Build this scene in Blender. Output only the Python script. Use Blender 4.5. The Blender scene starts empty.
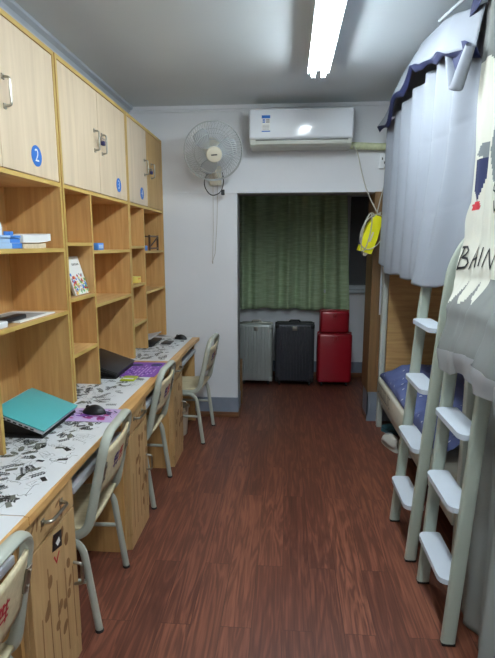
import bpy, bmesh, math, random
from mathutils import Vector, Matrix
R = math.radians
random.seed(7)
SC = bpy.context.scene
COL = SC.collection

# ------------------------------------------------------------------ camera, world, exposure
cam_data = bpy.data.cameras.new('camera')
cam = bpy.data.objects.new('camera', cam_data); COL.objects.link(cam)
cam.location = (0, 0, 1.57)
cam.rotation_euler = (R(90 - 9.7276), 0, R(4.5428))
cam_data.sensor_fit = 'HORIZONTAL'; cam_data.sensor_width = 36.0
cam_data.lens = 36.0 * 490.0 / 495.0
cam_data.clip_start = 0.02
SC.camera = cam
world = bpy.data.worlds.new('night'); SC.world = world; world.use_nodes = True
world.node_tree.nodes['Background'].inputs[0].default_value = (0.010, 0.014, 0.03, 1)
world.node_tree.nodes['Background'].inputs[1].default_value = 0.3
SC.view_settings.view_transform = 'Standard'; SC.view_settings.look = 'None'
SC.view_settings.gamma = 1.0; SC.view_settings.use_curve_mapping = False
SC.view_settings.exposure = 0.0
TUBE_STRENGTH = 88.0
TUBE_COLOUR = (0.83, 0.94, 1.0)
try:
    SC.cycles.use_denoising = True
    SC.cycles.max_bounces = 10; SC.cycles.diffuse_bounces = 6
except Exception:
    pass

# ------------------------------------------------------------------ materials
def lin(c):
    c = c / 255.0
    return c / 12.92 if c <= 0.04045 else ((c + 0.055) / 1.055) ** 2.4
def rgb(r, g, b): return (lin(r), lin(g), lin(b), 1.0)

def new_mat(name):
    m = bpy.data.materials.new(name); m.use_nodes = True
    nt = m.node_tree
    return m, nt, nt.nodes['Principled BSDF']
def N(nt, kind, **kw):
    n = nt.nodes.new(kind)
    for k, v in kw.items(): setattr(n, k, v)
    return n
def plain(name, col, rough=0.5, metal=0.0, var=0.05, scale=6.0, bump=0.0, bscale=120.0, coat=0.0, spec=None, alpha=None):
    m, nt, b = new_mat(name)
    tc = N(nt, 'ShaderNodeTexCoord')
    nz = N(nt, 'ShaderNodeTexNoise'); nz.inputs['Scale'].default_value = scale; nz.inputs['Detail'].default_value = 4
    nt.links.new(tc.outputs['Object'], nz.inputs['Vector'])
    rp = N(nt, 'ShaderNodeValToRGB')
    rp.color_ramp.elements[0].position = 0.3; rp.color_ramp.elements[1].position = 0.7
    rp.color_ramp.elements[0].color = tuple(max(0, c * (1 - var)) for c in col[:3]) + (1,)
    rp.color_ramp.elements[1].color = tuple(min(1, c * (1 + var)) for c in col[:3]) + (1,)
    nt.links.new(nz.outputs['Fac'], rp.inputs['Fac'])
    nt.links.new(rp.outputs['Color'], b.inputs['Base Color'])
    b.inputs['Roughness'].default_value = rough; b.inputs['Metallic'].default_value = metal
    if coat: b.inputs['Coat Weight'].default_value = coat; b.inputs['Coat Roughness'].default_value = 0.15
    if spec is not None: b.inputs['Specular IOR Level'].default_value = spec
    if alpha is not None: b.inputs['Alpha'].default_value = alpha
    if bump:
        n2 = N(nt, 'ShaderNodeTexNoise'); n2.inputs['Scale'].default_value = bscale
        nt.links.new(tc.outputs['Object'], n2.inputs['Vector'])
        bp = N(nt, 'ShaderNodeBump'); bp.inputs['Strength'].default_value = bump; bp.inputs['Distance'].default_value = 0.004
        nt.links.new(n2.outputs['Fac'], bp.inputs['Height']); nt.links.new(bp.outputs['Normal'], b.inputs['Normal'])
    return m
def wood(name, c1, c2, stretch=(30, 30, 2.0), rough=0.45, knots=0.0):
    m, nt, b = new_mat(name)
    tc = N(nt, 'ShaderNodeTexCoord')
    mp = N(nt, 'ShaderNodeMapping'); mp.inputs['Scale'].default_value = stretch
    nt.links.new(tc.outputs['Object'], mp.inputs['Vector'])
    nz = N(nt, 'ShaderNodeTexNoise'); nz.inputs['Scale'].default_value = 1.6; nz.inputs['Detail'].default_value = 8
    nz.inputs['Distortion'].default_value = 0.6
    nt.links.new(mp.outputs['Vector'], nz.inputs['Vector'])
    rp = N(nt, 'ShaderNodeValToRGB')
    rp.color_ramp.elements[0].position = 0.32; rp.color_ramp.elements[1].position = 0.68
    rp.color_ramp.elements[0].color = c1; rp.color_ramp.elements[1].color = c2
    nt.links.new(nz.outputs['Fac'], rp.inputs['Fac'])
    out = rp.outputs['Color']
    if knots:
        vo = N(nt, 'ShaderNodeTexVoronoi'); vo.inputs['Scale'].default_value = 5.5
        m2 = N(nt, 'ShaderNodeMapping'); m2.inputs['Scale'].default_value = (1, 1, 0.6)
        nt.links.new(tc.outputs['Object'], m2.inputs['Vector']); nt.links.new(m2.outputs['Vector'], vo.inputs['Vector'])
        r2 = N(nt, 'ShaderNodeValToRGB')
        r2.color_ramp.elements[0].position = 0.03; r2.color_ramp.elements[1].position = 0.075
        r2.color_ramp.elements[0].color = (knots,) * 3 + (1,); r2.color_ramp.elements[1].color = (1, 1, 1, 1)
        nt.links.new(vo.outputs['Distance'], r2.inputs['Fac'])
        mx = N(nt, 'ShaderNodeMix', data_type='RGBA', blend_type='MULTIPLY'); mx.inputs[0].default_value = 1.0
        nt.links.new(out, mx.inputs[6]); nt.links.new(r2.outputs['Color'], mx.inputs[7]); out = mx.outputs[2]
    nt.links.new(out, b.inputs['Base Color']); b.inputs['Roughness'].default_value = rough
    return m
def floor_mat():
    m, nt, b = new_mat('floor_planks')
    tc = N(nt, 'ShaderNodeTexCoord')
    sep = N(nt, 'ShaderNodeSeparateXYZ'); nt.links.new(tc.outputs['Object'], sep.inputs[0])
    cmb = N(nt, 'ShaderNodeCombineXYZ'); nt.links.new(sep.outputs['Y'], cmb.inputs['X']); nt.links.new(sep.outputs['X'], cmb.inputs['Y'])
    br = N(nt, 'ShaderNodeTexBrick'); br.offset = 0.37; br.offset_frequency = 2
    for k, v in dict(Scale=1.0).items(): br.inputs[k].default_value = v
    br.inputs['Brick Width'].default_value = 1.1; br.inputs['Row Height'].default_value = 0.128
    br.inputs['Mortar Size'].default_value = 0.0012; br.inputs['Mortar Smooth'].default_value = 0.2
    br.inputs['Color1'].default_value = (0.0, 0, 0, 1); br.inputs['Color2'].default_value = (1, 1, 1, 1)
    br.inputs['Mortar'].default_value = (0.15, 0.15, 0.15, 1); br.inputs['Bias'].default_value = 0.0
    nt.links.new(cmb.outputs[0], br.inputs['Vector'])
    # per-plank offset for the grain
    bw = N(nt, 'ShaderNodeRGBToBW'); nt.links.new(br.outputs['Color'], bw.inputs[0])
    mul = N(nt, 'ShaderNodeMath', operation='MULTIPLY'); mul.inputs[1].default_value = 17.0
    nt.links.new(bw.outputs[0], mul.inputs[0])
    add = N(nt, 'ShaderNodeVectorMath', operation='ADD')
    c2 = N(nt, 'ShaderNodeCombineXYZ'); nt.links.new(mul.outputs[0], c2.inputs['X']); nt.links.new(mul.outputs[0], c2.inputs['Y'])
    nt.links.new(tc.outputs['Object'], add.inputs[0]); nt.links.new(c2.outputs[0], add.inputs[1])
    mp = N(nt, 'ShaderNodeMapping'); mp.inputs['Scale'].default_value = (16, 1.5, 1)
    nt.links.new(add.outputs[0], mp.inputs['Vector'])
    nz = N(nt, 'ShaderNodeTexNoise'); nz.inputs['Scale'].default_value = 1.0; nz.inputs['Detail'].default_value = 3; nz.inputs['Distortion'].default_value = 0.8
    nt.links.new(mp.outputs[0], nz.inputs['Vector'])
    sn = N(nt, 'ShaderNodeMath', operation='MULTIPLY'); sn.inputs[1].default_value = 34.0; nt.links.new(nz.outputs['Fac'], sn.inputs[0])
    s2 = N(nt, 'ShaderNodeMath', operation='SINE'); nt.links.new(sn.outputs[0], s2.inputs[0])
    mr = N(nt, 'ShaderNodeMapRange'); mr.inputs[1].default_value = -1; mr.inputs[2].default_value = 1
    nt.links.new(s2.outputs[0], mr.inputs[0])
    mp2 = N(nt, 'ShaderNodeMapping'); mp2.inputs['Scale'].default_value = (95, 3.5, 1)
    nt.links.new(add.outputs[0], mp2.inputs['Vector'])
    n2 = N(nt, 'ShaderNodeTexNoise'); n2.inputs['Scale'].default_value = 1.0; n2.inputs['Detail'].default_value = 5
    nt.links.new(mp2.outputs[0], n2.inputs['Vector'])
    rp = N(nt, 'ShaderNodeValToRGB')
    rp.color_ramp.elements[0].position = 0.0; rp.color_ramp.elements[0].color = FL1
    rp.color_ramp.elements[1].position = 1.0; rp.color_ramp.elements[1].color = FL3
    e = rp.color_ramp.elements.new(0.5); e.color = FL2
    # mix: 0.45 grain rings + 0.3 fine + 0.25 plank tone
    def mad(a, k, c=None):
        x = N(nt, 'ShaderNodeMath', operation='MULTIPLY_ADD'); nt.links.new(a, x.inputs[0]); x.inputs[1].default_value = k
        if c is None: x.inputs[2].default_value = 0.0
        else: nt.links.new(c, x.inputs[2])
        return x.outputs[0]
    f = mad(mr.outputs[0], 0.22); f = mad(n2.outputs['Fac'], 0.60, f); f = mad(bw.outputs[0], 0.20, f)
    nt.links.new(f, rp.inputs['Fac'])
    mx = N(nt, 'ShaderNodeMix', data_type='RGBA', blend_type='MULTIPLY'); mx.inputs[0].default_value = 1.0
    mo = N(nt, 'ShaderNodeMapRange'); mo.inputs[3].default_value = 1.0; mo.inputs[4].default_value = 0.55
    nt.links.new(br.outputs['Fac'], mo.inputs[0])
    nt.links.new(rp.outputs['Color'], mx.inputs[6]); nt.links.new(mo.outputs[0], mx.inputs[7])
    nt.links.new(mx.outputs[2], b.inputs['Base Color'])
    b.inputs['Roughness'].default_value = 0.42; b.inputs['Specular IOR Level'].default_value = 0.4
    bp = N(nt, 'ShaderNodeBump'); bp.inputs['Strength'].default_value = 0.12; bp.inputs['Distance'].default_value = 0.002
    nt.links.new(n2.outputs['Fac'], bp.inputs['Height']); nt.links.new(bp.outputs['Normal'], b.inputs['Normal'])
    return m
def weave(name, c1, c2, sc=(1, 1, 45), rough=0.9):
    m, nt, b = new_mat(name)
    tc = N(nt, 'ShaderNodeTexCoord')
    mp = N(nt, 'ShaderNodeMapping'); mp.inputs['Scale'].default_value = sc
    nt.links.new(tc.outputs['Object'], mp.inputs['Vector'])
    nz = N(nt, 'ShaderNodeTexNoise'); nz.inputs['Scale'].default_value = 2.0; nz.inputs['Detail'].default_value = 3
    nt.links.new(mp.outputs[0], nz.inputs['Vector'])
    rp = N(nt, 'ShaderNodeValToRGB'); rp.color_ramp.elements[0].position = 0.4; rp.color_ramp.elements[1].position = 0.62
    rp.color_ramp.elements[0].color = c1; rp.color_ramp.elements[1].color = c2
    nt.links.new(nz.outputs['Fac'], rp.inputs['Fac']); nt.links.new(rp.outputs['Color'], b.inputs['Base Color'])
    b.inputs['Roughness'].default_value = rough
    return m
def dashed(name, c1, c2, c3):
    m = plain(name, c1, 0.9); nt = m.node_tree; b = nt.nodes['Principled BSDF']
    src = b.inputs['Base Color'].links[0].from_socket
    rp = src.node; rp.color_ramp.elements[0].color = c1; rp.color_ramp.elements[1].color = c2
    tc = [n for n in nt.nodes if n.type == 'TEX_COORD'][0]
    mp = N(nt, 'ShaderNodeMapping'); mp.inputs['Scale'].default_value = (11, 26, 11); mp.inputs['Rotation'].default_value = (0, 0, 0.6)
    nt.links.new(tc.outputs['Object'], mp.inputs['Vector'])
    vo = N(nt, 'ShaderNodeTexVoronoi'); vo.inputs['Scale'].default_value = 1.0; nt.links.new(mp.outputs[0], vo.inputs['Vector'])
    th = N(nt, 'ShaderNodeMath', operation='LESS_THAN'); th.inputs[1].default_value = 0.12; nt.links.new(vo.outputs['Distance'], th.inputs[0])
    mx = N(nt, 'ShaderNodeMix', data_type='RGBA'); nt.links.new(th.outputs[0], mx.inputs[0]); nt.links.new(src, mx.inputs[6]); mx.inputs[7].default_value = c3
    nt.links.new(mx.outputs[2], b.inputs['Base Color'])
    return m
def emit(name, col, s):
    m, nt, b = new_mat(name)
    b.inputs['Base Color'].default_value = (0.9, 0.9, 0.9, 1)
    b.inputs['Emission Color'].default_value = tuple(col) + (1,); b.inputs['Emission Strength'].default_value = s
    return m
def glass(name, col, rough=0.03):
    m, nt, b = new_mat(name)
    b.inputs['Base Color'].default_value = col; b.inputs['Roughness'].default_value = rough
    b.inputs['Transmission Weight'].default_value = 0.9; b.inputs['IOR'].default_value = 1.45
    return m
FL1, FL2, FL3 = rgb(52, 26, 19), rgb(98, 55, 41), rgb(154, 98, 72)
M = dict(
    wall=plain('wall_paint', rgb(228, 230, 233), 0.85, var=0.02, scale=2, bump=0.03),
    ceiling=plain('ceiling_paint', rgb(210, 218, 222), 0.9, var=0.03, scale=1.5),
    cornice=plain('cornice_paint', rgb(175, 184, 194), 0.8, var=0.02),
    floor=floor_mat(),
    skirt=plain('skirting_paint', rgb(128, 138, 152), 0.6, var=0.08, scale=9),
    trimwood=wood('skirting_wood', rgb(92, 58, 36), rgb(138, 92, 58), (3, 40, 40)),
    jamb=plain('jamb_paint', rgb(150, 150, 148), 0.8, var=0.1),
    carcass=wood('carcass_wood', rgb(192, 146, 88), rgb(212, 168, 108), (26, 26, 1.6)),
    shelf=wood('shelf_wood', rgb(196, 150, 92), rgb(214, 172, 112), (26, 1.6, 26)),
    edging=wood('edging_strip', rgb(184, 150, 76), rgb(206, 174, 98), (20, 2, 2)),
    door=wood('door_wood', rgb(204, 182, 152), rgb(219, 198, 168), (18, 14, 1.0), 0.5, knots=0.72),
    desk=wood('desk_wood', rgb(196, 148, 90), rgb(214, 168, 108), (26, 1.6, 26), 0.4),
    pedestal=wood('pedestal_wood', rgb(182, 146, 98), rgb(200, 164, 116), (26, 26, 1.4), 0.5),
    carve=plain('carved_brown', rgb(138, 100, 60), 0.7, var=0.2, scale=40),
    steel=plain('brushed_steel', rgb(170, 166, 155), 0.3, 1.0),
    dark=plain('dark_plastic', rgb(26, 26, 29), 0.4),
    darker=plain('black_plastic', rgb(14, 14, 16), 0.5),
    chairmetal=plain('chair_paint', rgb(176, 179, 166), 0.42, 0.0, var=0.03, coat=0.2),
    chairwood=wood('chair_plywood', rgb(206, 190, 152), rgb(226, 212, 176), (4, 30, 30), 0.5),
    red=plain('red_print', rgb(190, 40, 52), 0.6), purple=plain('purple_print', rgb(92, 52, 120), 0.6),
    matwhite=plain('mat_white', rgb(222, 224, 226), 0.35, var=0.02),
    inkblack=plain('ink_black', rgb(40, 42, 44), 0.45), inkgrey=plain('ink_grey', rgb(150, 152, 150), 0.45),
    inkolive=plain('ink_olive_grey', rgb(112, 114, 104), 0.45),
    teal=plain('teal_lid', rgb(82, 172, 172), 0.38, 0.0, var=0.02),
    silver=plain('silver_plastic', rgb(198, 202, 208), 0.35, 0.3),
    white=plain('white_plastic', rgb(232, 235, 238), 0.25, var=0.01),
    cream=plain('cream_plastic', rgb(216, 208, 186), 0.4, var=0.02),
    acwhite=plain('ac_gloss_white', rgb(232, 236, 240), 0.12, var=0.005, coat=0.6),
    acgrey=plain('ac_vent_grey', rgb(196, 197, 186), 0.4),
    blue=plain('sticker_blue', rgb(24, 104, 190), 0.45), paper=plain('paper_white', rgb(232, 232, 228), 0.8, var=0.02),
    pages=plain('page_edges', rgb(206, 192, 164), 0.85, var=0.12, scale=60),
    bookblue=plain('book_blue', rgb(70, 130, 208), 0.5), booklight=plain('book_pale_blue', rgb(170, 200, 232), 0.5),
    pink=plain('pink_print', rgb(190, 70, 140), 0.5), magenta=plain('magenta_print', rgb(150, 40, 120), 0.5),
    violet=plain('violet_print', rgb(128, 72, 170), 0.45), lilac=plain('lilac_print', rgb(196, 172, 214), 0.5),
    navyprint=plain('navy_print', rgb(48, 44, 92), 0.5),
    lime=plain('lime_plastic', rgb(176, 190, 40), 0.4), yellow=plain('bright_yellow', rgb(236, 230, 24), 0.45, var=0.02),
    paleyellow=plain('pale_yellow_box', rgb(232, 214, 110), 0.5), orange=plain('orange_print', rgb(226, 132, 60), 0.5),
    green=plain('green_print', rgb(92, 170, 92), 0.5),
    cyan=plain('mouse_glint', rgb(90, 210, 205), 0.3),
    brown=wood('dark_brown_wood', rgb(70, 48, 34), rgb(98, 68, 46), (20, 3, 20)),
    greencloth=weave('green_curtain_cloth', rgb(158, 178, 142), rgb(182, 202, 164), (3, 3, 60)),
    winframe=plain('window_frame_paint', rgb(186, 192, 198), 0.4), winglass=glass('window_glass', (0.85, 0.9, 0.95, 1)),
    night=plain('night_outside', rgb(5, 6, 11), 0.9),
    casegrey=plain('suitcase_silver', rgb(186, 192, 188), 0.35, 0.4, var=0.03),
    caseblack=plain('suitcase_charcoal', rgb(58, 60, 66), 0.38, 0.2, var=0.03),
    casered=plain('suitcase_red', rgb(158, 22, 36), 0.3, 0.1, var=0.03, coat=0.3),
    bed=plain('bed_paint', rgb(200, 206, 196), 0.4, var=0.02), bedstep=plain('ladder_step_plastic', rgb(202, 210, 220), 0.45, var=0.02),
    ladder=plain('ladder_paint', rgb(172, 180, 166), 0.4, var=0.02, coat=0.15),
    headboard=wood('bed_board_wood', rgb(176, 136, 84), rgb(202, 164, 108), (2, 26, 26), 0.5),
    jambwood=wood('jamb_wood', rgb(104, 78, 46), rgb(136, 102, 64), (26, 26, 1.5), 0.5),
    bluecloth=plain('blue_grey_cloth', rgb(138, 143, 152), 0.75, var=0.03, scale=3), navy=plain('navy_trim', rgb(24, 32, 74), 0.8),
    greycloth=plain('grey_cloth', rgb(116, 118, 116), 0.9, var=0.04, scale=3), creamcloth=plain('cream_print_cloth', rgb(206, 205, 192), 0.9, var=0.02),
    darkgreycloth=plain('print_grey', rgb(112, 117, 119), 0.9), sheer=plain('sheer_hem', rgb(168, 170, 173), 0.9, var=0.03, scale=14, alpha=0.82),
    lowercloth=plain('lower_curtain_cloth', rgb(142, 146, 142), 0.9, var=0.05, scale=4),
    mattress=plain('mattress_ticking', rgb(212, 208, 192), 0.85, var=0.04, scale=30), quilt=dashed('quilt_blue', rgb(84, 96, 146), rgb(108, 120, 168), rgb(214, 218, 230)),
    wrap=plain('pipe_wrap_tape', rgb(206, 210, 172), 0.7, var=0.14, scale=30), cable=plain('cable_grey', rgb(176, 172, 160), 0.5),
    blade=plain('fan_blade', rgb(206, 212, 216), 0.3, alpha=0.35), wire=plain('fan_wire_white', rgb(176, 180, 180), 0.4),
    shoewhite=plain('shoe_white', rgb(214, 214, 206), 0.7), shoeteal=plain('slipper_teal', rgb(48, 92, 104), 0.8),
    black=plain('near_black', rgb(20, 20, 24), 0.6),
    tube=emit('tube_glow', TUBE_COLOUR, TUBE_STRENGTH),
)

# ------------------------------------------------------------------ mesh helpers
ORG = {}
class MB:
    def __init__(s): s.v, s.f, s.m = [], [], []
    def add(s, vs, fs, mi=0):
        o = len(s.v); s.v += [tuple(p) for p in vs]
        s.f += [tuple(i + o for i in f) for f in fs]
        s.m += ([mi] * len(fs)) if isinstance(mi, int) else list(mi)
        return s
    def box(s, x0, x1, y0, y1, z0, z1, mi=0, bev=0.0, T=None, seg=2):
        bm = bmesh.new(); bmesh.ops.create_cube(bm, size=1.0)
        for v in bm.verts:
            v.co = Vector(((x0 + x1) / 2 + v.co.x * (x1 - x0), (y0 + y1) / 2 + v.co.y * (y1 - y0), (z0 + z1) / 2 + v.co.z * (z1 - z0)))
        if bev: bmesh.ops.bevel(bm, geom=list(bm.edges), offset=bev, segments=seg, affect='EDGES', profile=0.5)
        if T is not None: bm.transform(T)
        bm.verts.index_update()
        s.add([v.co[:] for v in bm.verts], [[v.index for v in f.verts] for f in bm.faces], mi); bm.free(); return s
    def tube(s, path, r, nrm=None, seg=10, mi=0, closed=False, sq=1.0):
        P = [Vector(p) for p in path]; n = len(P)
        ra, rb = r if isinstance(r, tuple) else (r, r)
        T = []
        for i in range(n):
            a = P[(i - 1) % n] if (closed or i > 0) else P[i]; b = P[(i + 1) % n] if (closed or i < n - 1) else P[i]
            T.append((b - a).normalized())
        u = Vector(nrm) if nrm is not None else T[0].orthogonal()
        vs, fs = [], []
        for i in range(n):
            u = (u - T[i] * u.dot(T[i]))
            u = u.normalized() if u.length > 1e-6 else T[i].orthogonal().normalized()
            w = T[i].cross(u)
            for k in range(seg):
                t = 2 * math.pi * (k + .5) / seg
                ct, st = math.cos(t), math.sin(t)
                vs.append(P[i] + u * (ra * math.copysign(abs(ct) ** sq, ct)) + w * (rb * math.copysign(abs(st) ** sq, st)))
        for i in range(n if closed else n - 1):
            for k in range(seg):
                a, b = i * seg + k, i * seg + (k + 1) % seg
                c, d = ((i + 1) % n) * seg + (k + 1) % seg, ((i + 1) % n) * seg + k
                fs.append((a, b, c, d))
        if not closed: fs += [tuple(range(seg))[::-1], tuple(range((n - 1) * seg, n * seg))]
        return s.add(vs, fs, mi)
    def lathe(s, prof, c, axis='z', seg=24, mi=0, T=None):
        vs, fs = [], []
        for r_, h in prof:
            for k in range(seg):
                t = 2 * math.pi * k / seg; a, b = r_ * math.cos(t), r_ * math.sin(t)
                p = {'z': (a, b, h), 'y': (a, h, b), 'x': (h, a, b)}[axis]
                p = Vector(p)
                if T is not None: p = T @ p
                vs.append((p[0] + c[0], p[1] + c[1], p[2] + c[2]))
        for i in range(len(prof) - 1):
            for k in range(seg):
                fs.append((i * seg + k, i * seg + (k + 1) % seg, (i + 1) * seg + (k + 1) % seg, (i + 1) * seg + k))
        fs.append(tuple(range(seg))[::-1]); fs.append(tuple(range((len(prof) - 1) * seg, len(prof) * seg)))
        return s.add(vs, fs, mi)
    def blob(s, c, r, mi=0, seg=16, ring=10, shape=None):
        vs, fs = [], []
        for i in range(ring + 1):
            ph = math.pi * i / ring
            for k in range(seg):
                t = 2 * math.pi * k / seg
                q = (math.sin(ph) * math.cos(t), math.sin(ph) * math.sin(t), math.cos(ph))
                if shape: q = shape(*q)
                vs.append((c[0] + r[0] * q[0], c[1] + r[1] * q[1], c[2] + r[2] * q[2]))
        for i in range(ring):
            for k in range(seg):
                fs.append((i * seg + k, (i + 1) * seg + k, (i + 1) * seg + (k + 1) % seg, i * seg + (k + 1) % seg))
        return s.add(vs, fs, mi)
    def grid(s, fn, nu, nv, mi=0):
        vs = [fn(i / nu, j / nv) for i in range(nu + 1) for j in range(nv + 1)]
        fs, ms = [], []
        for i in range(nu):
            for j in range(nv):
                a = i * (nv + 1) + j
                fs.append((a, a + nv + 1, a + nv + 2, a + 1))
                ms.append(mi if isinstance(mi, int) else mi((i + .5) / nu, (j + .5) / nv))
        return s.add(vs, fs, ms)
    def prism(s, pts, fn, h0, h1, mi=0):
        n = len(pts)
        vs = [fn(a, b, h0) for a, b in pts] + [fn(a, b, h1) for a, b in pts]
        fs = [tuple(range(n))[::-1], tuple(range(n, 2 * n))] + [(i, (i + 1) % n, n + (i + 1) % n, n + i) for i in range(n)]
        return s.add(vs, fs, mi)
    def text(s, txt, size, fn, mi=0):
        cu = bpy.data.curves.new('t', 'FONT'); cu.body = txt; cu.size = size; cu.align_x = 'CENTER'; cu.align_y = 'CENTER'; cu.resolution_u = 4
        ob = bpy.data.objects.new('t', cu); COL.objects.link(ob)
        me = ob.to_mesh(depsgraph=None) if False else bpy.data.meshes.new_from_object(ob)
        s.add([fn(v.co.x, v.co.y) for v in me.vertices], [tuple(p.vertices) for p in me.polygons], mi)
        bpy.data.objects.remove(ob); bpy.data.curves.remove(cu); bpy.data.meshes.remove(me); return s
    def build(s, name, mats, parent=None, loc=None, smooth=40, solid=0.0):
        if not isinstance(mats, (list, tuple)): mats = [mats]
        o = Vector(ORG[parent.name]) if parent is not None else Vector(loc or (0, 0, 0))
        me = bpy.data.meshes.new(name)
        me.from_pydata([tuple(Vector(p) - o) for p in s.v], [], s.f)
        for m in mats: me.materials.append(M[m] if isinstance(m, str) else m)
        for p, i in zip(me.polygons, s.m): p.material_index = i
        bm = bmesh.new(); bm.from_mesh(me)
        bmesh.ops.recalc_face_normals(bm, faces=bm.faces); bm.to_mesh(me); bm.free()
        if smooth: me.shade_smooth(); me.set_sharp_from_angle(angle=R(smooth))
        ob = bpy.data.objects.new(name, me); COL.objects.link(ob)
        if parent is not None: ob.parent = parent
        else: ob.location = o
        ORG[ob.name] = tuple(o)
        if solid:
            md = ob.modifiers.new('thickness', 'SOLIDIFY'); md.thickness = solid; md.offset = 0
        return ob
def tag(o, label, cat, group=None):
    o['label'] = label; o['category'] = cat
    if group: o['group'] = group
    return o
def thing(name, label, cat, loc, group=None):
    o = bpy.data.objects.new(name, None); COL.objects.link(o); o.location = loc; o.empty_display_size = 0.05
    ORG[o.name] = tuple(loc)
    return tag(o, label, cat, group)
def struct(name, mb, mats, parent=None, **kw):
    o = mb.build(name, mats, parent, **kw)
    if parent is None: o['kind'] = 'structure'
    return o
def dup(root, loc, rz=0.0, label=None):
    r = root.copy(); COL.objects.link(r); r.location = loc; r.rotation_euler = (0, 0, rz)
    if label: r['label'] = label
    for ch in list(root.children):
        c = ch.copy(); COL.objects.link(c); c.parent = r
        for g in list(ch.children):
            d = g.copy(); COL.objects.link(d); d.parent = c
    return r
def fillet(pts, rad, n=6):
    P = [Vector(p) for p in pts]; out = [P[0]]
    for i in range(1, len(P) - 1):
        a, b = (P[i - 1] - P[i]), (P[i + 1] - P[i])
        r_ = rad[i - 1] if isinstance(rad, (list, tuple)) else rad
        la = min(r_, a.length * .49); lb = min(r_, b.length * .49)
        p0, p2 = P[i] + a.normalized() * la, P[i] + b.normalized() * lb
        for k in range(n + 1):
            t = k / n; out.append(p0 * (1 - t) ** 2 + P[i] * 2 * t * (1 - t) + p2 * t * t)
    out.append(P[-1]); return out
def inside(p, poly):
    x, y = p; r_ = False; n = len(poly)
    for i in range(n):
        (x1, y1), (x2, y2) = poly[i], poly[(i + 1) % n]
        if (y1 > y) != (y2 > y) and x < (x2 - x1) * (y - y1) / (y2 - y1) + x1: r_ = not r_
    return r_
def lerp_table(tab, t):
    if t <= tab[0][0]: return tab[0][1]
    for (a, va), (b, vb) in zip(tab, tab[1:]):
        if t <= b: return va + (vb - va) * (t - a) / (b - a)
    return tab[-1][1]
def smooth_table(tab, t):
    if t <= tab[0][0]: return tab[0][1]
    for (a, va), (b, vb) in zip(tab, tab[1:]):
        if t <= b:
            k = (t - a) / (b - a); k = k * k * (3 - 2 * k); return va + (vb - va) * k
    return tab[-1][1]

# ------------------------------------------------------------------ room
CEIL = 2.72; WX = -1.37; BY = 4.32; AY = 5.82; RX = 1.78; NY = -2.6
OPL, OPR, OPT = -0.435, 0.745, 2.01
struct('floor', MB().box(WX - .1, RX + .1, NY - .1, AY + .2, -0.1, 0), 'floor', smooth=0)
struct('ceiling', MB().box(WX - .1, RX + .1, NY - .1, AY + .2, CEIL, CEIL + .1), 'ceiling', smooth=0)
struct('wall_left', MB().box(WX - .1, WX, NY - .1, AY + .1, 0, CEIL), 'wall', smooth=0)
struct('wall_right', MB().box(RX, RX + .1, NY - .1, AY + .1, 0, CEIL), 'wall', smooth=0)
struct('wall_front', MB().box(WX, RX, NY - .1, NY, 0, CEIL), 'wall', smooth=0)
JT = 0.22
struct('wall_back', MB().box(WX, OPL, BY, BY + JT, 0, CEIL).box(OPR, RX, BY, BY + JT, 0, CEIL).box(OPL, OPR, BY, BY + JT, OPT, CEIL), 'wall', smooth=0)
# alcove far wall with a window opening
wx0, wx1, wz0, wz1 = -0.75, 1.0, 1.06, 2.16
struct('wall_alcove', MB().box(WX, wx0, AY, AY + .12, 0, CEIL).box(wx1, RX, AY, AY + .12, 0, CEIL).box(wx0, wx1, AY, AY + .12, 0, wz0).box(wx0, wx1, AY, AY + .12, wz1, CEIL), 'wall', smooth=0)
w = MB(); fw = .045
w.box(wx0, wx1, AY - .012, AY + .06, wz0, wz0 + fw).box(wx0, wx1, AY - .012, AY + .06, wz1 - fw, wz1)
for x in (wx0, .10 - fw / 2, wx1 - fw): w.box(x, x + fw, AY - .012, AY + .06, wz0 + fw, wz1 - fw)
w.box(.665, .72, AY - .01, AY + .055, wz0 + fw, wz1 - fw)
win = struct('window_1', w, 'winframe', smooth=0)
struct('window_pane', MB().box(wx0 + .02, wx1 - .02, AY + .02, AY + .026, wz0 + .02, wz1 - .02), 'winglass', win, smooth=0)
struct('window_sill', MB().box(wx0 - .02, wx1 + .03, AY - .05, AY + .01, wz0 - .045, wz0 - .001, bev=.006), 'winframe', win)
struct('night_backdrop', MB().box(WX, RX, AY + .5, AY + .52, 0.4, CEIL), 'night', smooth=0)  # near-black sheet behind the glass, stands in for the dark of night
# skirtings
sk = lambda a: (MB().box(*a, 0.045, 0.185, bev=.004))
struct('baseboard_back', MB().box(WX, OPL + .004, BY - .012, BY, 0.05, 0.185).box(OPL, OPL + .008, BY, BY + JT, 0.05, .185).box(.86, RX, BY - .012, BY, .0, .185).box(OPR - .010, .86, BY - .014, BY, 0, .272).box(OPR - .010, OPR, BY - .014, BY + JT, .05, .27), 'skirt', smooth=0)
struct('trim_1', MB().box(WX, OPL + .01, BY - .02, BY, 0, 0.05, bev=.005).box(OPL, OPL + .014, BY, BY + JT, 0, .05).box(OPR - .014, OPR, BY, BY + JT, 0, .05), 'trimwood')
struct('baseboard_alcove', MB().box(WX, RX, AY - .012, AY, 0.055, 0.185), 'skirt', smooth=0)
struct('trim_2', MB().box(WX, RX, AY - .02, AY, 0, 0.055, bev=.005), 'trimwood')
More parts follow.
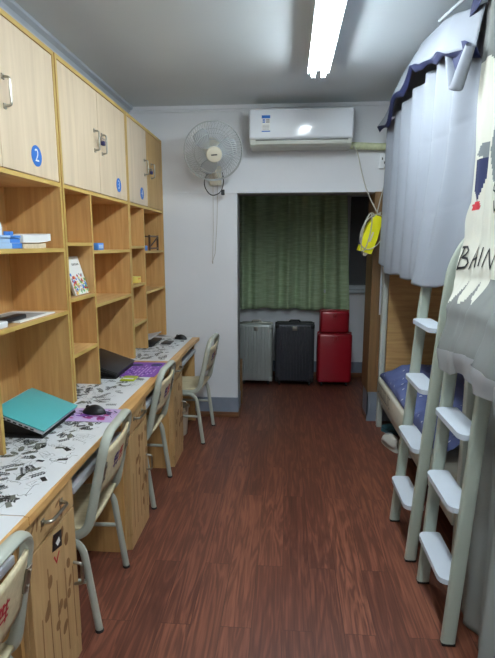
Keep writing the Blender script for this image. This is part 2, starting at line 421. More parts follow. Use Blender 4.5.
# cornices and the cable trunking lines on the back wall
struct('trim_3', MB().prism([(0, 0), (.055, 0), (.055, -.018), (.03, -.03), (.022, -.05), (.022, -.075), (0, -.075)], lambda a, b, h: (WX + a, h, CEIL + b), NY, BY, 0), 'cornice', smooth=20)
struct('trim_4', MB().box(WX, RX, BY - .014, BY, CEIL - .03, CEIL).box(WX, -.37, BY - .016, BY, CEIL - .052, CEIL - .040, bev=.003).box(-.405, -.39, BY - .014, BY, 2.40, CEIL - .04, bev=.003), 'wall')
struct('trim_5', MB().box(WX, OPL, BY - .006, BY, 2.006, 2.014).box(OPL - .004, OPR + .004, BY - .006, BY, OPT, OPT + .012), 'wall', smooth=0)
struct('trim_6', MB().box(OPL - .001, OPL + .004, BY + .02, BY + JT - .02, .19, OPT).box(OPL, OPR, BY + .012, BY + JT - .01, OPT - .006, OPT), 'jamb', smooth=0)
struct('trim_7', MB().box(OPR - .012, OPR, BY - .012, BY + JT + .10, .27, OPT).box(OPR, .86, BY - .012, BY - .0005, .27, OPT), 'jambwood', smooth=0)
struct('trim_8', MB().box(OPR, OPR + .05, BY + JT, BY + JT + .10, 0, OPT), 'jambwood', smooth=0)

# ------------------------------------------------------------------ ceiling lamps
def tube_lamp(x, y0, y1, label):
    t = thing('tube_light', label, 'ceiling lamp', (x, (y0 + y1) / 2, CEIL), 'ceiling tube lamps')
    MB().prism([(-.034, 0), (.034, 0), (.034, -.05), (.068, -.072), (.068, -.076), (.030, -.058), (-.030, -.058), (-.068, -.076), (-.068, -.072), (-.034, -.05)],
               lambda a, b, h: (x + a, h, CEIL + b), y0, y1).build('housing', 'white', t, smooth=25)
    for d in (-.032, .032):
        MB().tube([(x + d, y0 + .03, CEIL - .086), (x + d, y1 - .03, CEIL - .086)], .0145, seg=12).build('fluorescent_tube', 'tube', t)
        for y in (y0 + .012, y1 - .012):
            MB().box(x + d - .014, x + d + .014, y - .012, y + .018 * (1 if y < (y0 + y1) / 2 else .7), CEIL - .104, CEIL - .05, bev=.004).build('lamp_holder', 'white', t)
tube_lamp(.183, 2.16, 3.38, 'lit white twin tube lamp on the ceiling in front of the air conditioner')
tube_lamp(.185, .45, 1.67, 'lit white twin tube lamp on the ceiling over the closest desk')
tube_lamp(.185, -1.45, -.23, 'added unseen twin tube lamp on the ceiling behind the camera, brightening the alcove')  # added lamp out of view, evens out the light towards the alcove

# ------------------------------------------------------------------ bookcases
BX0, BX1 = -1.366, -1.08
ZB, ZD0, ZD1, ZT = 0.7690, 1.862, 2.425, 2.445
def bookcase(y0, y1, ys, col_shelves, main_shelves, label, num, num_pos, near_door, handles):
    t = thing('bookcase', label, 'bookcase', (-1.22, (y0 + y1) / 2, ZB), 'bookcases above the desks')
    th = .018
    def edge(mb):        # front edges carry the yellow edging strip
        for i, f in enumerate(mb.f):
            if all(abs(mb.v[k][0] - BX1) < 1e-5 for k in f): mb.m[i] = 1
        return mb
    for y in (y0, y1 - th):
        edge(MB().box(BX0, BX1, y, y + th, ZB, ZT)).build('side_panel', ['carcass', 'edging'], t, smooth=0)
    edge(MB().box(BX0, BX1, ys - .009, ys + .009, ZB, 1.842)).build('divider', ['carcass', 'edging'], t, smooth=0)
    MB().box(BX0, BX0 + .006, y0 + th, y1 - th, ZB, ZT - th).build('back_panel', 'carcass', t, smooth=0)
    edge(MB().box(BX0, BX1, y0 + th, y1 - th, 1.842, ZD0 - .002)).build('cabinet_floor', ['shelf', 'edging'], t, smooth=0)
    edge(MB().box(BX0, BX1, y0 + th, y1 - th, ZD1, ZT)).build('top_board', ['shelf', 'edging'], t, smooth=0)
    for z in col_shelves: edge(MB().box(BX0 + .006, BX1, y0 + th, ys - .009, z - th, z)).build('shelf', ['shelf', 'edging'], t, smooth=0)
    for z in main_shelves: edge(MB().box(BX0 + .006, BX1, ys + .009, y1 - th, z - th, z)).build('shelf', ['shelf', 'edging'], t, smooth=0)
    ym = (y0 + y1) / 2
    for a, b, mt in ((y0 + .020, ym - .002, near_door[0]), (ym + .002, y1 - .020, near_door[1])):
        d = MB().box(BX1 - .016, BX1 - .001, a, b, ZD0 + .002, ZD1 - .004, bev=.0015, seg=1).build('door', mt, t, smooth=0)
        hy = handles[0] if b < ym + .01 else handles[1]
        if hy:
            MB().tube(fillet([(BX1 - .002, hy, 2.092), (BX1 + .028, hy, 2.095), (BX1 + .028, hy, 2.195), (BX1 - .002, hy, 2.198)], .010), .005, seg=8).box(
                BX1 - .001, BX1 + .004, hy - .008, hy + .008, 2.082, 2.102).box(BX1 - .001, BX1 + .004, hy - .008, hy + .008, 2.188, 2.208).build('handle', 'steel', d)
        if num and a < num_pos < b:
            s = MB().lathe([(.044, 0), (.044, .0012)], (BX1 - .0009, num_pos, 1.948), 'x', 32)
            s.text(num, .075, lambda u, v: (BX1 + .0012, num_pos + u, 1.948 + v), 1)
            o = s.build('number_sticker', ['blue', 'white'], d, smooth=0); o['label'] = 'round blue sticker with a white ' + num
    return t
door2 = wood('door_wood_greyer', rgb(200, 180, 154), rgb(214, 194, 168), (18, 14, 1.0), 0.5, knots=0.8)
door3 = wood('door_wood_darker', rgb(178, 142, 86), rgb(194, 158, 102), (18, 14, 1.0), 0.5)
M['door2'] = door2; M['door3'] = door3
bookcase(1.372, 2.350, 1.712, [1.58, 1.30, 1.01], [1.555, 1.25], 'tall wooden bookcase with a blue number 2 sticker above the teal laptop', '2', 2.128, ('door', 'door'), (1.79, 1.905))
bookcase(2.360, 3.362, 2.700, [1.583, 1.302, 1.013], [1.54, 1.235], 'wooden bookcase holding the flowery book, between two other bookcases', '3', 3.178, ('door', 'door'), (2.80, 2.912))
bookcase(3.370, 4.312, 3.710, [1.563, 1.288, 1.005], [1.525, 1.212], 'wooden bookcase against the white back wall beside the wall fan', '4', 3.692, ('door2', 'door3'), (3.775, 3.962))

# ------------------------------------------------------------------ desks
ZK = 0.765; DX = -0.772
def desk(y0, y1, ped, label, seed, near_end, last):
    rnd = random.Random(seed)
    t = thing('desk', label, 'desk', (-1.07, (y0 + y1) / 2, 0), 'study desks below the bookcases')
    # top: front edge bows in slightly along the knee space
    pts = [(WX + .003, y0), (WX + .003, y1)]
    n = 16
    for i in range(n + 1):
        k = 1 - i / n; y = y0 + (y1 - y0) * k
        pts.append((DX + .010 - .012 * math.sin(math.pi * min(1, max(0, (k - .1) / .9))) ** 1.0, y))
    top = MB().prism(pts, lambda a, b, h: (a, b, h), ZK - .028, ZK)
    top.build('desktop', 'desk', t, smooth=30)
    px0, px1 = WX + .03, DX - .006
    pd0, pd1 = ped
    c = MB().box(px0, px1 - .018, pd0, pd0 + .018, 0.0, ZK - .028).box(px0, px1 - .018, pd1 - .018, pd1, 0, ZK - .028).box(px0, px1 - .018, pd0 + .018, pd1 - .018, .03, .05)
    c.box(px0, px1 - .018, pd0 + .018, pd1 - .018, .60, .615).box(px0, px0 + .01, pd0 + .018, pd1 - .018, .05, ZK - .03)
    c.build('pedestal', 'pedestal', t, smooth=0)
    MB().box(px1 - .018, px1 - .004, pd0 + .002, pd1 - .002, 0, .075).build('plinth', 'pedestal', t, smooth=0)
    def strip(mb, pts_, w, x):        # ribbon in the front plane
        for (ya, za), (yb, zb) in zip(pts_, pts_[1:]):
            d = Vector((yb - ya, zb - za)); L = d.length; d /= L; nn = Vector((-d.y, d.x)) * w / 2
            mb.add([(x, ya + nn.x, za + nn.y), (x, yb + nn.x, zb + nn.y), (x, yb - nn.x, zb - nn.y), (x, ya - nn.x, za - nn.y)], [(0, 1, 2, 3)], 1)
    def leaf(mb, y, z, a, b, rot, x):
        q = [(x, y + a * math.cos(k * .5236) * math.cos(rot) - b * math.sin(k * .5236) * math.sin(rot), z + a * math.cos(k * .5236) * math.sin(rot) + b * math.sin(k * .5236) * math.cos(rot)) for k in range(12)]
        mb.add(q, [tuple(range(12))], 1)
    dr = MB().box(px1 - .018, px1, pd0 + .004, pd1 - .004, .620, ZK - .034, bev=.002)
    for k in range(6): leaf(dr, rnd.uniform(pd0 + .03, pd1 - .03), rnd.uniform(.645, .705), .022, .006, rnd.uniform(.2, 1.6), px1 + .0004)
    dr = dr.build('drawer', ['pedestal', 'carve'], t, smooth=0)
    ym = (pd0 + pd1) / 2
    MB().tube(fillet([(px1, ym - .065, .685), (px1 + .03, ym - .058, .685), (px1 + .03, ym + .058, .685), (px1, ym + .065, .685)], .014), .006, seg=8).box(px1, px1 + .004, ym - .075, ym - .055, .675, .695).box(px1, px1 + .004, ym + .055, ym + .075, .675, .695).build('handle', 'steel', dr)
    d = MB().box(px1 - .018, px1, pd0 + .004, pd1 - .004, .080, .614, bev=.002)
    for k in range(5):
        y = pd0 + .05 + k * (pd1 - pd0 - .09) / 4 + rnd.uniform(-.008, .008); zt = rnd.uniform(.36, .52)
        strip(d, [(y, .10), (y + rnd.uniform(-.004, .004), zt * .6), (y, zt)], .007, px1 + .0004)
    for k in range(15):
        leaf(d, rnd.uniform(pd0 + .03, pd1 - .03), rnd.uniform(.13, .58), rnd.uniform(.018, .026), rnd.uniform(.011, .017), rnd.uniform(.9, 1.9), px1 + .0006 + k * 3e-5)
    d = d.build('cabinet_door', ['pedestal', 'carve'], t, smooth=0)
    hy = pd1 - .035
    MB().tube(fillet([(px1, hy, .315), (px1 + .032, hy, .32), (px1 + .032, hy, .40), (px1, hy, .405)], .012), .006, seg=8).build('handle', 'steel', d)
    if near_end:
        s = MB().prism([(1.462, .600), (1.520, .588), (1.516, .528), (1.448, .545)], lambda a, b, h: (h, a, b), px1 + .0008, px1 + .0016)
        s.prism([(1.474, .563), (1.500, .572), (1.506, .552), (1.486, .545)], lambda a, b, h: (h, a, b), px1 + .0016, px1 + .002, 1)
        s.prism([(1.455, .520), (1.462, .522), (1.472, .497), (1.492, .522), (1.498, .520), (1.473, .486)], lambda a, b, h: (h, a, b), px1 + .0008, px1 + .0014, 2)
        s.build('door_sticker', ['dark', 'paper', 'red'], d, smooth=0)['label'] = 'dark square sticker above a red triangle'
    # far side panel, back panel, keyboard tray
    MB().box(px0, px1 - .03, y1 - .020, y1 - .002, 0, ZK - .028).build('side_panel', 'carcass', t, smooth=0)
    MB().box(px0, px0 + .012, pd1, y1 - .02, .25, ZK - .028).build('back_panel', 'carcass', t, smooth=0)
    k = MB().box(px0 + .12, px1 - .02, pd1 + .03, y1 - .04, .640, .656).box(px1 - .045, px1 - .012, pd1 + .03, y1 - .04, .640, .668, bev=.003).box(px1 - .10, px1 - .05, pd1 + .02, y1 - .03, .672, .690, bev=.003)
    k.build('keyboard_tray', 'silver', t)
    return t
desk(.328, 1.296, (.328, .66), 'wooden desk at the very edge of the picture, behind the chair cut by it', 4, False, False)
desk(1.30, 2.268, (1.30, 1.632), 'wooden desk under the teal laptop, with a dark sticker on its door', 1, True, False)
desk(2.272, 3.240, (2.272, 2.59), 'wooden desk under the purple mouse pad and the black laptop', 2, False, False)
desk(3.244, 4.215, (3.244, 3.55), 'wooden desk at the end of the row against the white back wall', 3, False, True)

# printed desk mats
def doodle(mb, cx, cy, z, rnd):
    kind = rnd.random(); a0 = rnd.uniform(0, 6.28); k_ = rnd.uniform(.55, .9); ca, sa = k_ * math.cos(a0), k_ * math.sin(a0)
    def tr(u, v): return (cx + u * ca - v * sa, cy + u * sa + v * ca, z)
    def ell(u, v, a, b, mi, rot=0):
        mb.add([tr(u + a * math.cos(t * .6283) * math.cos(rot) - b * math.sin(t * .6283) * math.sin(rot), v + a * math.cos(t * .6283) * math.sin(rot) + b * math.sin(t * .6283) * math.cos(rot)) for t in range(10)], [tuple(range(10))], mi)
    def line(u0, v0, u1, v1, w, mi):
        d = Vector((u1 - u0, v1 - v0)); d.normalize(); n_ = Vector((-d.y, d.x)) * w / 2
        mb.add([tr(u0 + n_.x, v0 + n_.y), tr(u1 + n_.x, v1 + n_.y), tr(u1 - n_.x, v1 - n_.y), tr(u0 - n_.x, v0 - n_.y)], [(0, 1, 2, 3)], mi)
    if kind < .30:                                   # leafy sprig
        line(-.035, 0, .035, 0, .0016, 1)
        for k in range(5):
            u = -.026 + k * .013
            for s in (-1, 1): ell(u + .006, s * .009, .0095, .0042, 1, s * .7)
    elif kind < .42:                                 # cactus like hatch oval
        ell(0, 0, .034, .014, 3)
        for k in range(5): line(-.03 + k * .013, -.012, -.024 + k * .013, .012, .0018, 0)
    elif kind < .6:                                  # lamp or pen strokes
        line(-.05, 0, .05, .004, .0018, 1); line(.05, .004, .03, .026, .0016, 1); line(-.05, 0, -.056, .02, .0016, 1); line(-.02, .001, -.01, -.03, .0014, 2)
    elif kind < .72:                                 # solid block
        mb.add([tr(-.022, -.010), tr(.022, -.012), tr(.026, .008), tr(-.02, .012)], [(0, 1, 2, 3)], rnd.choice((1, 3)))
    elif kind < .86:                                 # outlined frame
        for p, q in (((-.03, -.02), (.03, -.02)), ((.03, -.02), (.03, .02)), ((.03, .02), (-.03, .02)), ((-.03, .02), (-.03, -.02))): line(*p, *q, .0016, 2)
        line(-.02, -.005, .015, .006, .0016, 1)
    else:                                            # squiggle
        q = [(-.05 + .01 * k, .008 * math.sin(k * 1.7)) for k in range(11)]
        for p, r_ in zip(q, q[1:]): line(*p, *r_, .0018, rnd.choice((1, 2)))
def desk_mat(x0, x1, y0, y1, label, seed, n, extra=None):
    rnd = random.Random(seed)
    mb = MB().box(x0, x1, y0, y1, ZK + .0004, ZK + .0024)
    k = 0
    while k < n:
        cx, cy = rnd.uniform(x0 + .05, x1 - .05), rnd.uniform(y0 + .05, y1 - .05)
        doodle(mb, cx, cy, ZK + .0028 + k * 2e-6, rnd); k += 1
    if extra: extra(mb)
    return tag(mb.build('desk_mat', ['matwhite', 'inkblack', 'inkgrey', 'inkolive'], loc=((x0 + x1) / 2, (y0 + y1) / 2, ZK), smooth=0), label, 'desk mat', 'printed desk mats')
desk_mat(-1.355, -.777, .36, 1.297, 'white desk mat with black sketches at the very edge of the picture', 10, 170)
desk_mat(-1.355, -.777, 1.302, 2.264, 'white desk mat with black sketches under the teal laptop', 11, 330)
desk_mat(-1.355, -.828, 2.276, 3.20, 'white desk mat with black sketches under the black laptop and flowery shelf', 12, 230)
desk_mat(-1.355, -.822, 3.30, 4.20, 'white desk mat with black sketches on the desk against the back wall', 13, 230)

# ------------------------------------------------------------------ chairs
def chair_proto(label):
    t = thing('school_chair', label, 'chair', (0, 0, 0), 'school chairs at the desks')
    yw = .195
    MB().grid(lambda u, v: (-.205 + .385 * u, (-.19 + .38 * v) * (1 - .10 * (1 - u) ** 2), .438 - .012 * math.sin(math.pi * u) + .012 * (2 * v - 1) ** 2 - (.02 * max(0, .12 - u) / .12)), 14, 12).build('seat', 'chairwood', t, solid=.014)
    # back loop: under the seat, up and over in one bent tube
    half = [(-.06, -yw, .418), (.172, -yw, .418), (.262, -.172, .838)]
    path = half + [(x, -y, z) for x, y, z in half[::-1]]
    MB().tube(fillet(path, [.075, .085, .085, .075], 8), (.0115, .0195), nrm=(0, 1, 0), seg=12).build('back_frame', 'chairmetal', t)
    for s in (-1, 1):
        y = s * .205
        for nm, q in (('front', [(-.215, y, 0), (-.16, y, .410), (.0, y, .410)]), ('rear', [(.205, y, 0), (.152, y, .410), (-.0, y, .410)])):
            MB().tube(fillet(q, .075, 7), (.0125, .0155), nrm=(0, 1, 0), seg=8).build('leg', 'chairmetal', t)
        MB().tube([(-.178, y, .225), (.17, y, .225)], .0095, seg=8).build('stretcher', 'chairmetal', t)
        for x in (-.215, .205): MB().lathe([(.018, 0), (.018, .007), (.016, .009)], (x, y, 0), 'z', 10).build('rubber_foot', 'darker', t)
    MB().tube([(-.13, -.2, .412), (-.13, .2, .412)], .010, seg=8).tube([(.08, -.2, .412), (.08, .2, .412)], .010, seg=8).build('seat_frame', 'chairmetal', t)
    def bk(u, v):
        z = .585 + .185 * u; x = .176 + (z - .418) * (.09 / .42)
        return (x + .018 * (1 - (2 * v - 1) ** 2), -.178 + .356 * v, z)
    MB().grid(bk, 8, 12).build('back_panel', 'chairwood', t, solid=.010)
    # two printed glyph blocks on the outer face
    g = MB()
    def pt(yy, zz):
        x = .176 + (zz - .418) * (.09 / .42); v = (yy + .178) / .356
        return (x + .018 * (1 - (2 * v - 1) ** 2) + .0062, yy, zz)
    rnd = random.Random(4)
    for k, (y0, mi) in enumerate(((.004, 0), (-.066, 1))):
        for (a, b, c, d) in ((0, .05, .062, .058), (.004, .028, .060, .036), (0, .008, .062, .016), (.012, 0, .020, .066), (.044, 0, .052, .066), (.024, .03, .034, .066), (.0, .038, .012, .048)):
            g.add([pt(y0 + a, .645 + b), pt(y0 + c, .645 + b), pt(y0 + c, .645 + d), pt(y0 + a, .645 + d)], [(0, 1, 2, 3)], mi)
    g.build('print_pattern', ['red', 'purple'], t, smooth=0)['label'] = 'red and purple printed characters'
    for s in (-1, 1):
        x = .176 + (.68 - .418) * (.09 / .42)
        Tm = Matrix.Translation((x + .014, s * .168, .68)) @ Matrix.Rotation(R(12), 4, 'Y')
        b = MB().box(-.003, .003, -.014, .014, -.04, .04, bev=.001, T=Tm)
        for dz in (-.025, .025): b.box(.003, .007, -.005, .005, dz - .005, dz + .005, bev=.001, T=Tm)
        b.build('bracket', 'steel', t)
    return t
ch = chair_proto('grey metal school chair beneath the dark door sticker, its seat cut by the picture edge')
ch.location = (-.935, .975, 0)
dup(ch, (-.965, 1.925, 0), R(3), 'grey school chair with red and purple print, in front of the pink mouse pad')
dup(ch, (-.985, 2.892, 0), 0, 'grey school chair pushed in at the desk with the purple mouse pad')
dup(ch, (-.842, 3.892, 0), R(-3), 'grey school chair standing by the white back wall and its blue-grey skirting')

# ------------------------------------------------------------------ laptops, mice, pads on the desks
def laptop(name_label, x1, y0, y1, depth, z0, tilt, lid, cat_label, group=None):
    w_ = y1 - y0
    t = thing('laptop', name_label, 'laptop', (x1, (y0 + y1) / 2, z0), group)
    T = Matrix.Translation((x1, y0, z0)) @ Matrix.Rotation(tilt, 4, 'Y')
    b = MB().box(-depth, 0, 0, w_, 0.002, .016, bev=.004, T=T)
    for k in range(6):   # ports along the near side
        x = -.05 - k * .026
        b.box(x - .008, x + .008, -.0006, .002, .006, .0125, T=T, mi=1)
    b.build('base', [('silver' if lid == 'teal' else 'dark'), 'darker'], t)
    MB().box(-depth, .002, 0, w_, .0172, .024, bev=.003, T=T).build('lid', lid, t)
    MB().box(-depth - .004, -depth + .012, .02, w_ - .02, .004, .0225, bev=.003, T=T).build('hinge', 'silver' if lid == 'teal' else 'darker', t)
    return t, T
laptop('closed teal laptop tilted on a dark stand on the sketch mat', -1.010, 1.872, 2.207, .238, .783, R(20.5), 'teal', '')
def stand(x1, y0, y1, depth, tilt, label):
    d = depth - .015; h = d * math.tan(tilt)
    t = thing('laptop_stand', label, 'laptop stand', (x1 - d / 2, (y0 + y1) / 2, ZK + .0026), 'laptop stands')
    z = ZK + .0030
    MB().prism([(-d, 0), (.002, 0), (.002, .010), (-d, .010)], lambda a, b, h_: (x1 + a, h_, z + b), y0, y1).build('base', 'darker', t, smooth=0)
    MB().prism([(-d, h + .003), (0, .0105), (0, .0135), (-d, h + .010)], lambda a, b, h_: (x1 + a, h_, z + b + .002), y0, y1).build('top_plate', 'darker', t, smooth=0)
    for y in (y0 + .02, y1 - .028):
        MB().prism([(-d, .01), (-.06, .01), (-.06, .010 + .055 * math.tan(tilt)), (-d, h + .004)], lambda a, b, h_: (x1 + a, h_, z + b), y, y + .008).build('side_strut', 'darker', t, smooth=0)
stand(-1.014, 1.876, 2.203, .235, R(20.5), 'black tilted stand under the teal laptop')
laptop('closed black laptop tilted on its stand beside the purple mouse pad', -1.02, 2.80, 3.15, .245, .783, R(19), 'dark', '')
stand(-1.024, 2.806, 3.145, .24, R(19), 'black tilted stand under the black laptop')
# dark laptop lying in the last desk
t = thing('laptop', 'thin dark laptop standing ajar on the desk against the back wall', 'laptop', (-1.16, 3.92, ZK + .003))
MB().box(-1.30, -1.06, 3.74, 4.07, ZK + .004, ZK + .020, bev=.004).build('base', 'dark', t)
Tl = Matrix.Translation((-1.30, 3.74, ZK + .021)) @ Matrix.Rotation(R(-11), 4, 'Y')
MB().box(0, .24, 0, .33, .001, .008, bev=.002, T=Tl).build('lid', 'silver', t)
def mouse(c, rz, label, glint):
    t = thing('computer_mouse', label, 'computer mouse', (c[0], c[1], c[2]), 'computer mice on the desks')
    sh = lambda x, y, z: (x * (1 - .12 * y * y), y, max(z, -.02) * (1 - .25 * (y + .2) ** 2))
    m = MB().blob((0, 0, .002), (.033, .062, .040), 0, 20, 12, sh)
    Tm = Matrix.Translation(c) @ Matrix.Rotation(rz, 4, 'Z')
    m.v = [tuple(Tm @ Vector(p)) for p in m.v]
    b = m.build('shell', 'dark', t)
    w = MB().lathe([(.009, -.004), (.011, 0), (.009, .004)], (0, 0, 0), 'x', 14, T=None)
    w.v = [tuple(Tm @ (Vector(p) + Vector((0, .034, .028)))) for p in w.v]; w.build('scroll_wheel', 'darker', t)
    if glint:
        g = MB().box(.026, .0325, -.026, .010, .012, .019, bev=.002); g.v = [tuple(Tm @ Vector(p)) for p in g.v]
        g.build('painted_glint', 'cyan', t)  # glint of light on the shell, put in as a teal chip
# pads
def pad(x0, x1, y0, y1, label, base, mats, seed, style):
    rnd = random.Random(seed)
    z = ZK + .0042
    mb = MB().box(x0, x1, y0, y1, z - .0012, z + .0012, bev=.0005, seg=1)
    k = 0
    if style == 'lines':
        for i in range(9):
            x = x0 + .02 + i * (x1 - x0 - .04) / 9
            y = y0 + .02
            while y < y1 - .10:
                L = rnd.uniform(.012, .04)
                if rnd.random() < .75: mb.add([(x, y, z + .0016), (x + .008, y, z + .0016), (x + .008, y + L, z + .0016), (x, y + L, z + .0016)], [(0, 1, 2, 3)], rnd.choice((1, 2, 2)))
                y += L + .008
        mb.add([(x0 + .04 + .05 * math.cos(a), y1 - .08 + .05 * math.sin(a) * .7, z + .0018) for a in [k * .785 for k in range(8)]], [tuple(range(8))], 1)
        mb.add([(x1 - .06 + .04 * math.cos(a), y1 - .07 + .045 * math.sin(a), z + .0019) for a in [k * .785 for k in range(8)]], [tuple(range(8))], 3)
    else:
        for i in range(46):
            cx, cy = rnd.uniform(x0 + .02, x1 - .02), rnd.uniform(y0 + .02, y1 - .02)
            r1, r2, a0 = rnd.uniform(.008, .026), rnd.uniform(.006, .02), rnd.uniform(0, 3)
            mb.add([(min(x1, max(x0, cx + r1 * math.cos(q * .785 + a0))), min(y1, max(y0, cy + r2 * math.sin(q * .785))), z + .0017 + i * 2e-5) for q in range(8)], [tuple(range(8))], rnd.choice((1, 2, 3, 4)))
    return tag(mb.build('mouse_pad', [base] + mats, loc=((x0 + x1) / 2, (y0 + y1) / 2, z), smooth=0), label, 'mouse pad', 'mouse pads on the desks')
pad(-1.03, -.79, 2.085, 2.262, 'colourful pink and purple mouse pad under the black mouse', 'lilac', ['pink', 'magenta', 'navyprint', 'violet'], 5, 'blots')
pad(-1.045, -.806, 2.87, 3.235, 'bright purple mouse pad with pale print, behind the chair pushed in', 'violet', ['navyprint', 'lilac', 'navyprint'], 6, 'lines')
mouse((-.915, 2.195, ZK + .0062), R(80), 'black computer mouse with a teal glint on the pink pad', True)
mouse((-.905, 4.10, ZK + .0032), R(70), 'black computer mouse on the desk against the back wall', False)
tag(MB().box(-.985, -.900, 2.765, 2.862, ZK + .0028, ZK + .012, bev=.003).box(-.975, -.91, 2.785, 2.80, ZK + .0121, ZK + .0128, 1).build('notepad', ['lime', 'paper'], loc=(-.94, 2.81, ZK)), 'lime green notepad lying beside the purple mouse pad', 'notepad')
tag(MB().box(-1.02, -.94, 3.86, 4.00, ZK + .0028, ZK + .010, bev=.001).build('notebook', 'dark', loc=(-.98, 3.93, ZK)), 'small dark notebook on the desk beside the thin laptop', 'notebook')

# ------------------------------------------------------------------ things on the shelves
z = 1.5555
for k, (h, mt, dx, dy, lab) in enumerate(((.022, 'booklight', 0, 0, 'pale blue book at the bottom of the pile on the shelf'), (.020, 'booklight', -.004, -.006, 'pale blue book second from the bottom of the shelf pile'),
                                          (.010, 'booklight', .002, -.01, 'thin pale blue book on top of the blue pile'), )):
    t = thing('book', lab, 'book', (-1.17, 1.93, z), 'books on the shelf under the number 2 door')
    x0, x1, y0, y1 = -1.27 + dx, -1.10 + dx, 1.76 + dy, 1.985 + dy
    MB().box(x0 + .003, x1 - .001, y0 + .004, y1 - .002, z + .0028, z + h - .0028).build('pages', 'paper', t, smooth=0)
    c = MB().box(x0, x1 + .002, y0, y1, z + .0003, z + .0025).box(x0, x1 + .002, y0, y1, z + h - .0025, z + h).box(x1, x1 + .0025, y0, y1, z + .0026, z + h - .0026)
    c.box(x1 + .0021, x1 + .0031, y1 - .075, y1 - .001, z + .001, z + h - .001, 1)
    c.build('cover', [mt, 'bookblue'], t, smooth=0)
    z += h + .0004
zt = z
t = thing('bottle', 'small white bottle standing on the blue book pile', 'bottle', (-1.15, 1.885, zt))
MB().lathe([(.026, 0), (.027, .03), (.024, .05), (.012, .062), (.011, .07)], (-1.15, 1.885, zt), 'z', 18).build('body', 'white', t)
MB().lathe([(.0135, .0705), (.0135, .088), (.011, .092)], (-1.15, 1.885, zt), 'z', 16).build('cap', 'bookblue', t)
tag(MB().box(-1.14, -1.11, 1.925, 1.95, zt, zt + .016, bev=.003).build('small_box', 'bookblue', loc=(-1.12, 1.93, zt)), 'tiny dark blue box on the blue book pile', 'box')
def curled(x0, x1, y0, y1, z0, h, mt, lab, curl):
    mb = MB()
    n = 14
    prof = []
    for i in range(n + 1):
        y = y0 + (y1 - y0) * i / n; lift = curl * max(0, (i / n - .4) / .6) ** 2
        prof.append((y, z0 + lift, z0 + h + lift))
    pts = [(y, a) for y, a, b in prof] + [(y, b) for y, a, b in prof[::-1]]
    mb.prism(pts, lambda a, b, h_: (h_, a, b), x0, x1)
    for i, f in enumerate(mb.f):
        if i < 2: mb.m[i] = 0
    return tag(mb.build('booklet', mt, loc=((x0 + x1) / 2, (y0 + y1) / 2, z0), smooth=30), lab, 'booklet', 'booklets on the shelf under the number 2 door')
curled(-1.26, -1.105, 2.01, 2.205, 1.5555, .020, 'pages', 'yellowed booklet lying under the white curled booklet on the shelf', .003)
curled(-1.27, -1.10, 2.0, 2.245, 1.580, .032, 'paper', 'white curled booklet on top of the yellowed booklet', .010)
# papers on the lower shelf
tag(MB().box(-1.31, -1.10, 1.93, 2.24, 1.2505, 1.256).box(-1.30, -1.12, 1.95, 2.2, 1.2561, 1.2563, 1).build('paper_stack', ['paper', 'inkgrey'], loc=(-1.2, 2.08, 1.25), smooth=0), 'flat stack of white papers on the shelf over the teal laptop', 'paper')
tag(MB().box(-1.175, -1.125, 1.83, 2.03, 1.2565, 1.276, bev=.006).build('pencil_case', 'dark', loc=(-1.15, 1.93, 1.256)), 'black pencil case lying on the white papers', 'pencil case')
tag(MB().box(-1.17, -1.09, 1.74, 1.825, 1.2505, 1.276, bev=.004).build('small_box', 'white', loc=(-1.13, 1.78, 1.25)), 'small white box beside the black pencil case', 'box')
# flowery book leaning back
t = thing('book', 'white book with colourful flowers on its cover leaning back on the narrow shelf', 'book', (-1.12, 2.60, 1.302))
Tb = Matrix.Translation((-1.108, 2.505, 1.3065)) @ Matrix.Rotation(R(-16.5), 4, 'Y')
rnd = random.Random(21)
MB().box(-.016, -.003, .002, .176, .002, .206, T=Tb).build('pages', 'pages', t, smooth=0)
cv = MB().box(-.003, 0, 0, .178, 0, .21, T=Tb)
cols = [1, 2, 3, 4, 5, 6]
for i in range(95):
    yy, zz = rnd.uniform(.008, .17), rnd.uniform(.006, .125) * rnd.uniform(.6, 1)
    r1 = rnd.uniform(.004, .013); a0 = rnd.uniform(0, 3)
    cv.add([Tb @ Vector((.0006 + i * 6e-6, min(.177, max(.001, yy + r1 * math.cos(a0 + q * 1.047))), min(.205, max(.001, zz + r1 * .8 * math.sin(a0 + q * 1.047))))) for q in range(6)], [tuple(range(6))], rnd.choice(cols))
for i in range(5):
    cv.add([Tb @ Vector(p) for p in ((.0008, .07 + i * .018, .160), (.0008, .082 + i * .018, .160), (.0008, .082 + i * .018, .172), (.0008, .07 + i * .018, .172))], [(0, 1, 2, 3)], 7)
cv.build('cover', ['paper', 'bookblue', 'orange', 'green', 'paleyellow', 'red', 'inkgrey', 'inkolive'], t, smooth=0)
# unit by the middle: blue box and small bottle
tag(MB().box(-1.17, -1.105, 2.835, 2.93, 1.5405, 1.582, bev=.003).box(-1.1048, -1.1044, 2.85, 2.915, 1.55, 1.572, 1).build('small_box', ['bookblue', 'booklight'], loc=(-1.14, 2.88, 1.54)), 'small blue box on the upper shelf of the middle bookcase', 'box')
t = thing('bottle', 'slim white bottle behind the small blue box', 'bottle', (-1.19, 2.845, 1.5405))
MB().lathe([(.020, 0), (.020, .075), (.010, .088), (.010, .096)], (-1.21, 2.845, 1.5405), 'z', 16).build('body', 'white', t)
MB().lathe([(.012, .0962), (.012, .115)], (-1.21, 2.845, 1.5405), 'z', 14).build('cap', 'bookblue', t)
s = MB().box(-1.17, -1.11, 3.60, 3.685, 1.2885, 1.335, bev=.003)
for k in range(3): s.box(-1.1098, -1.1092, 3.61 + k * .025, 3.622 + k * .025, 1.315, 1.325, 1)
tag(s.build('small_box', ['paleyellow', 'orange'], loc=(-1.14, 3.64, 1.288)), 'small yellow box on a narrow shelf below eye level', 'box')
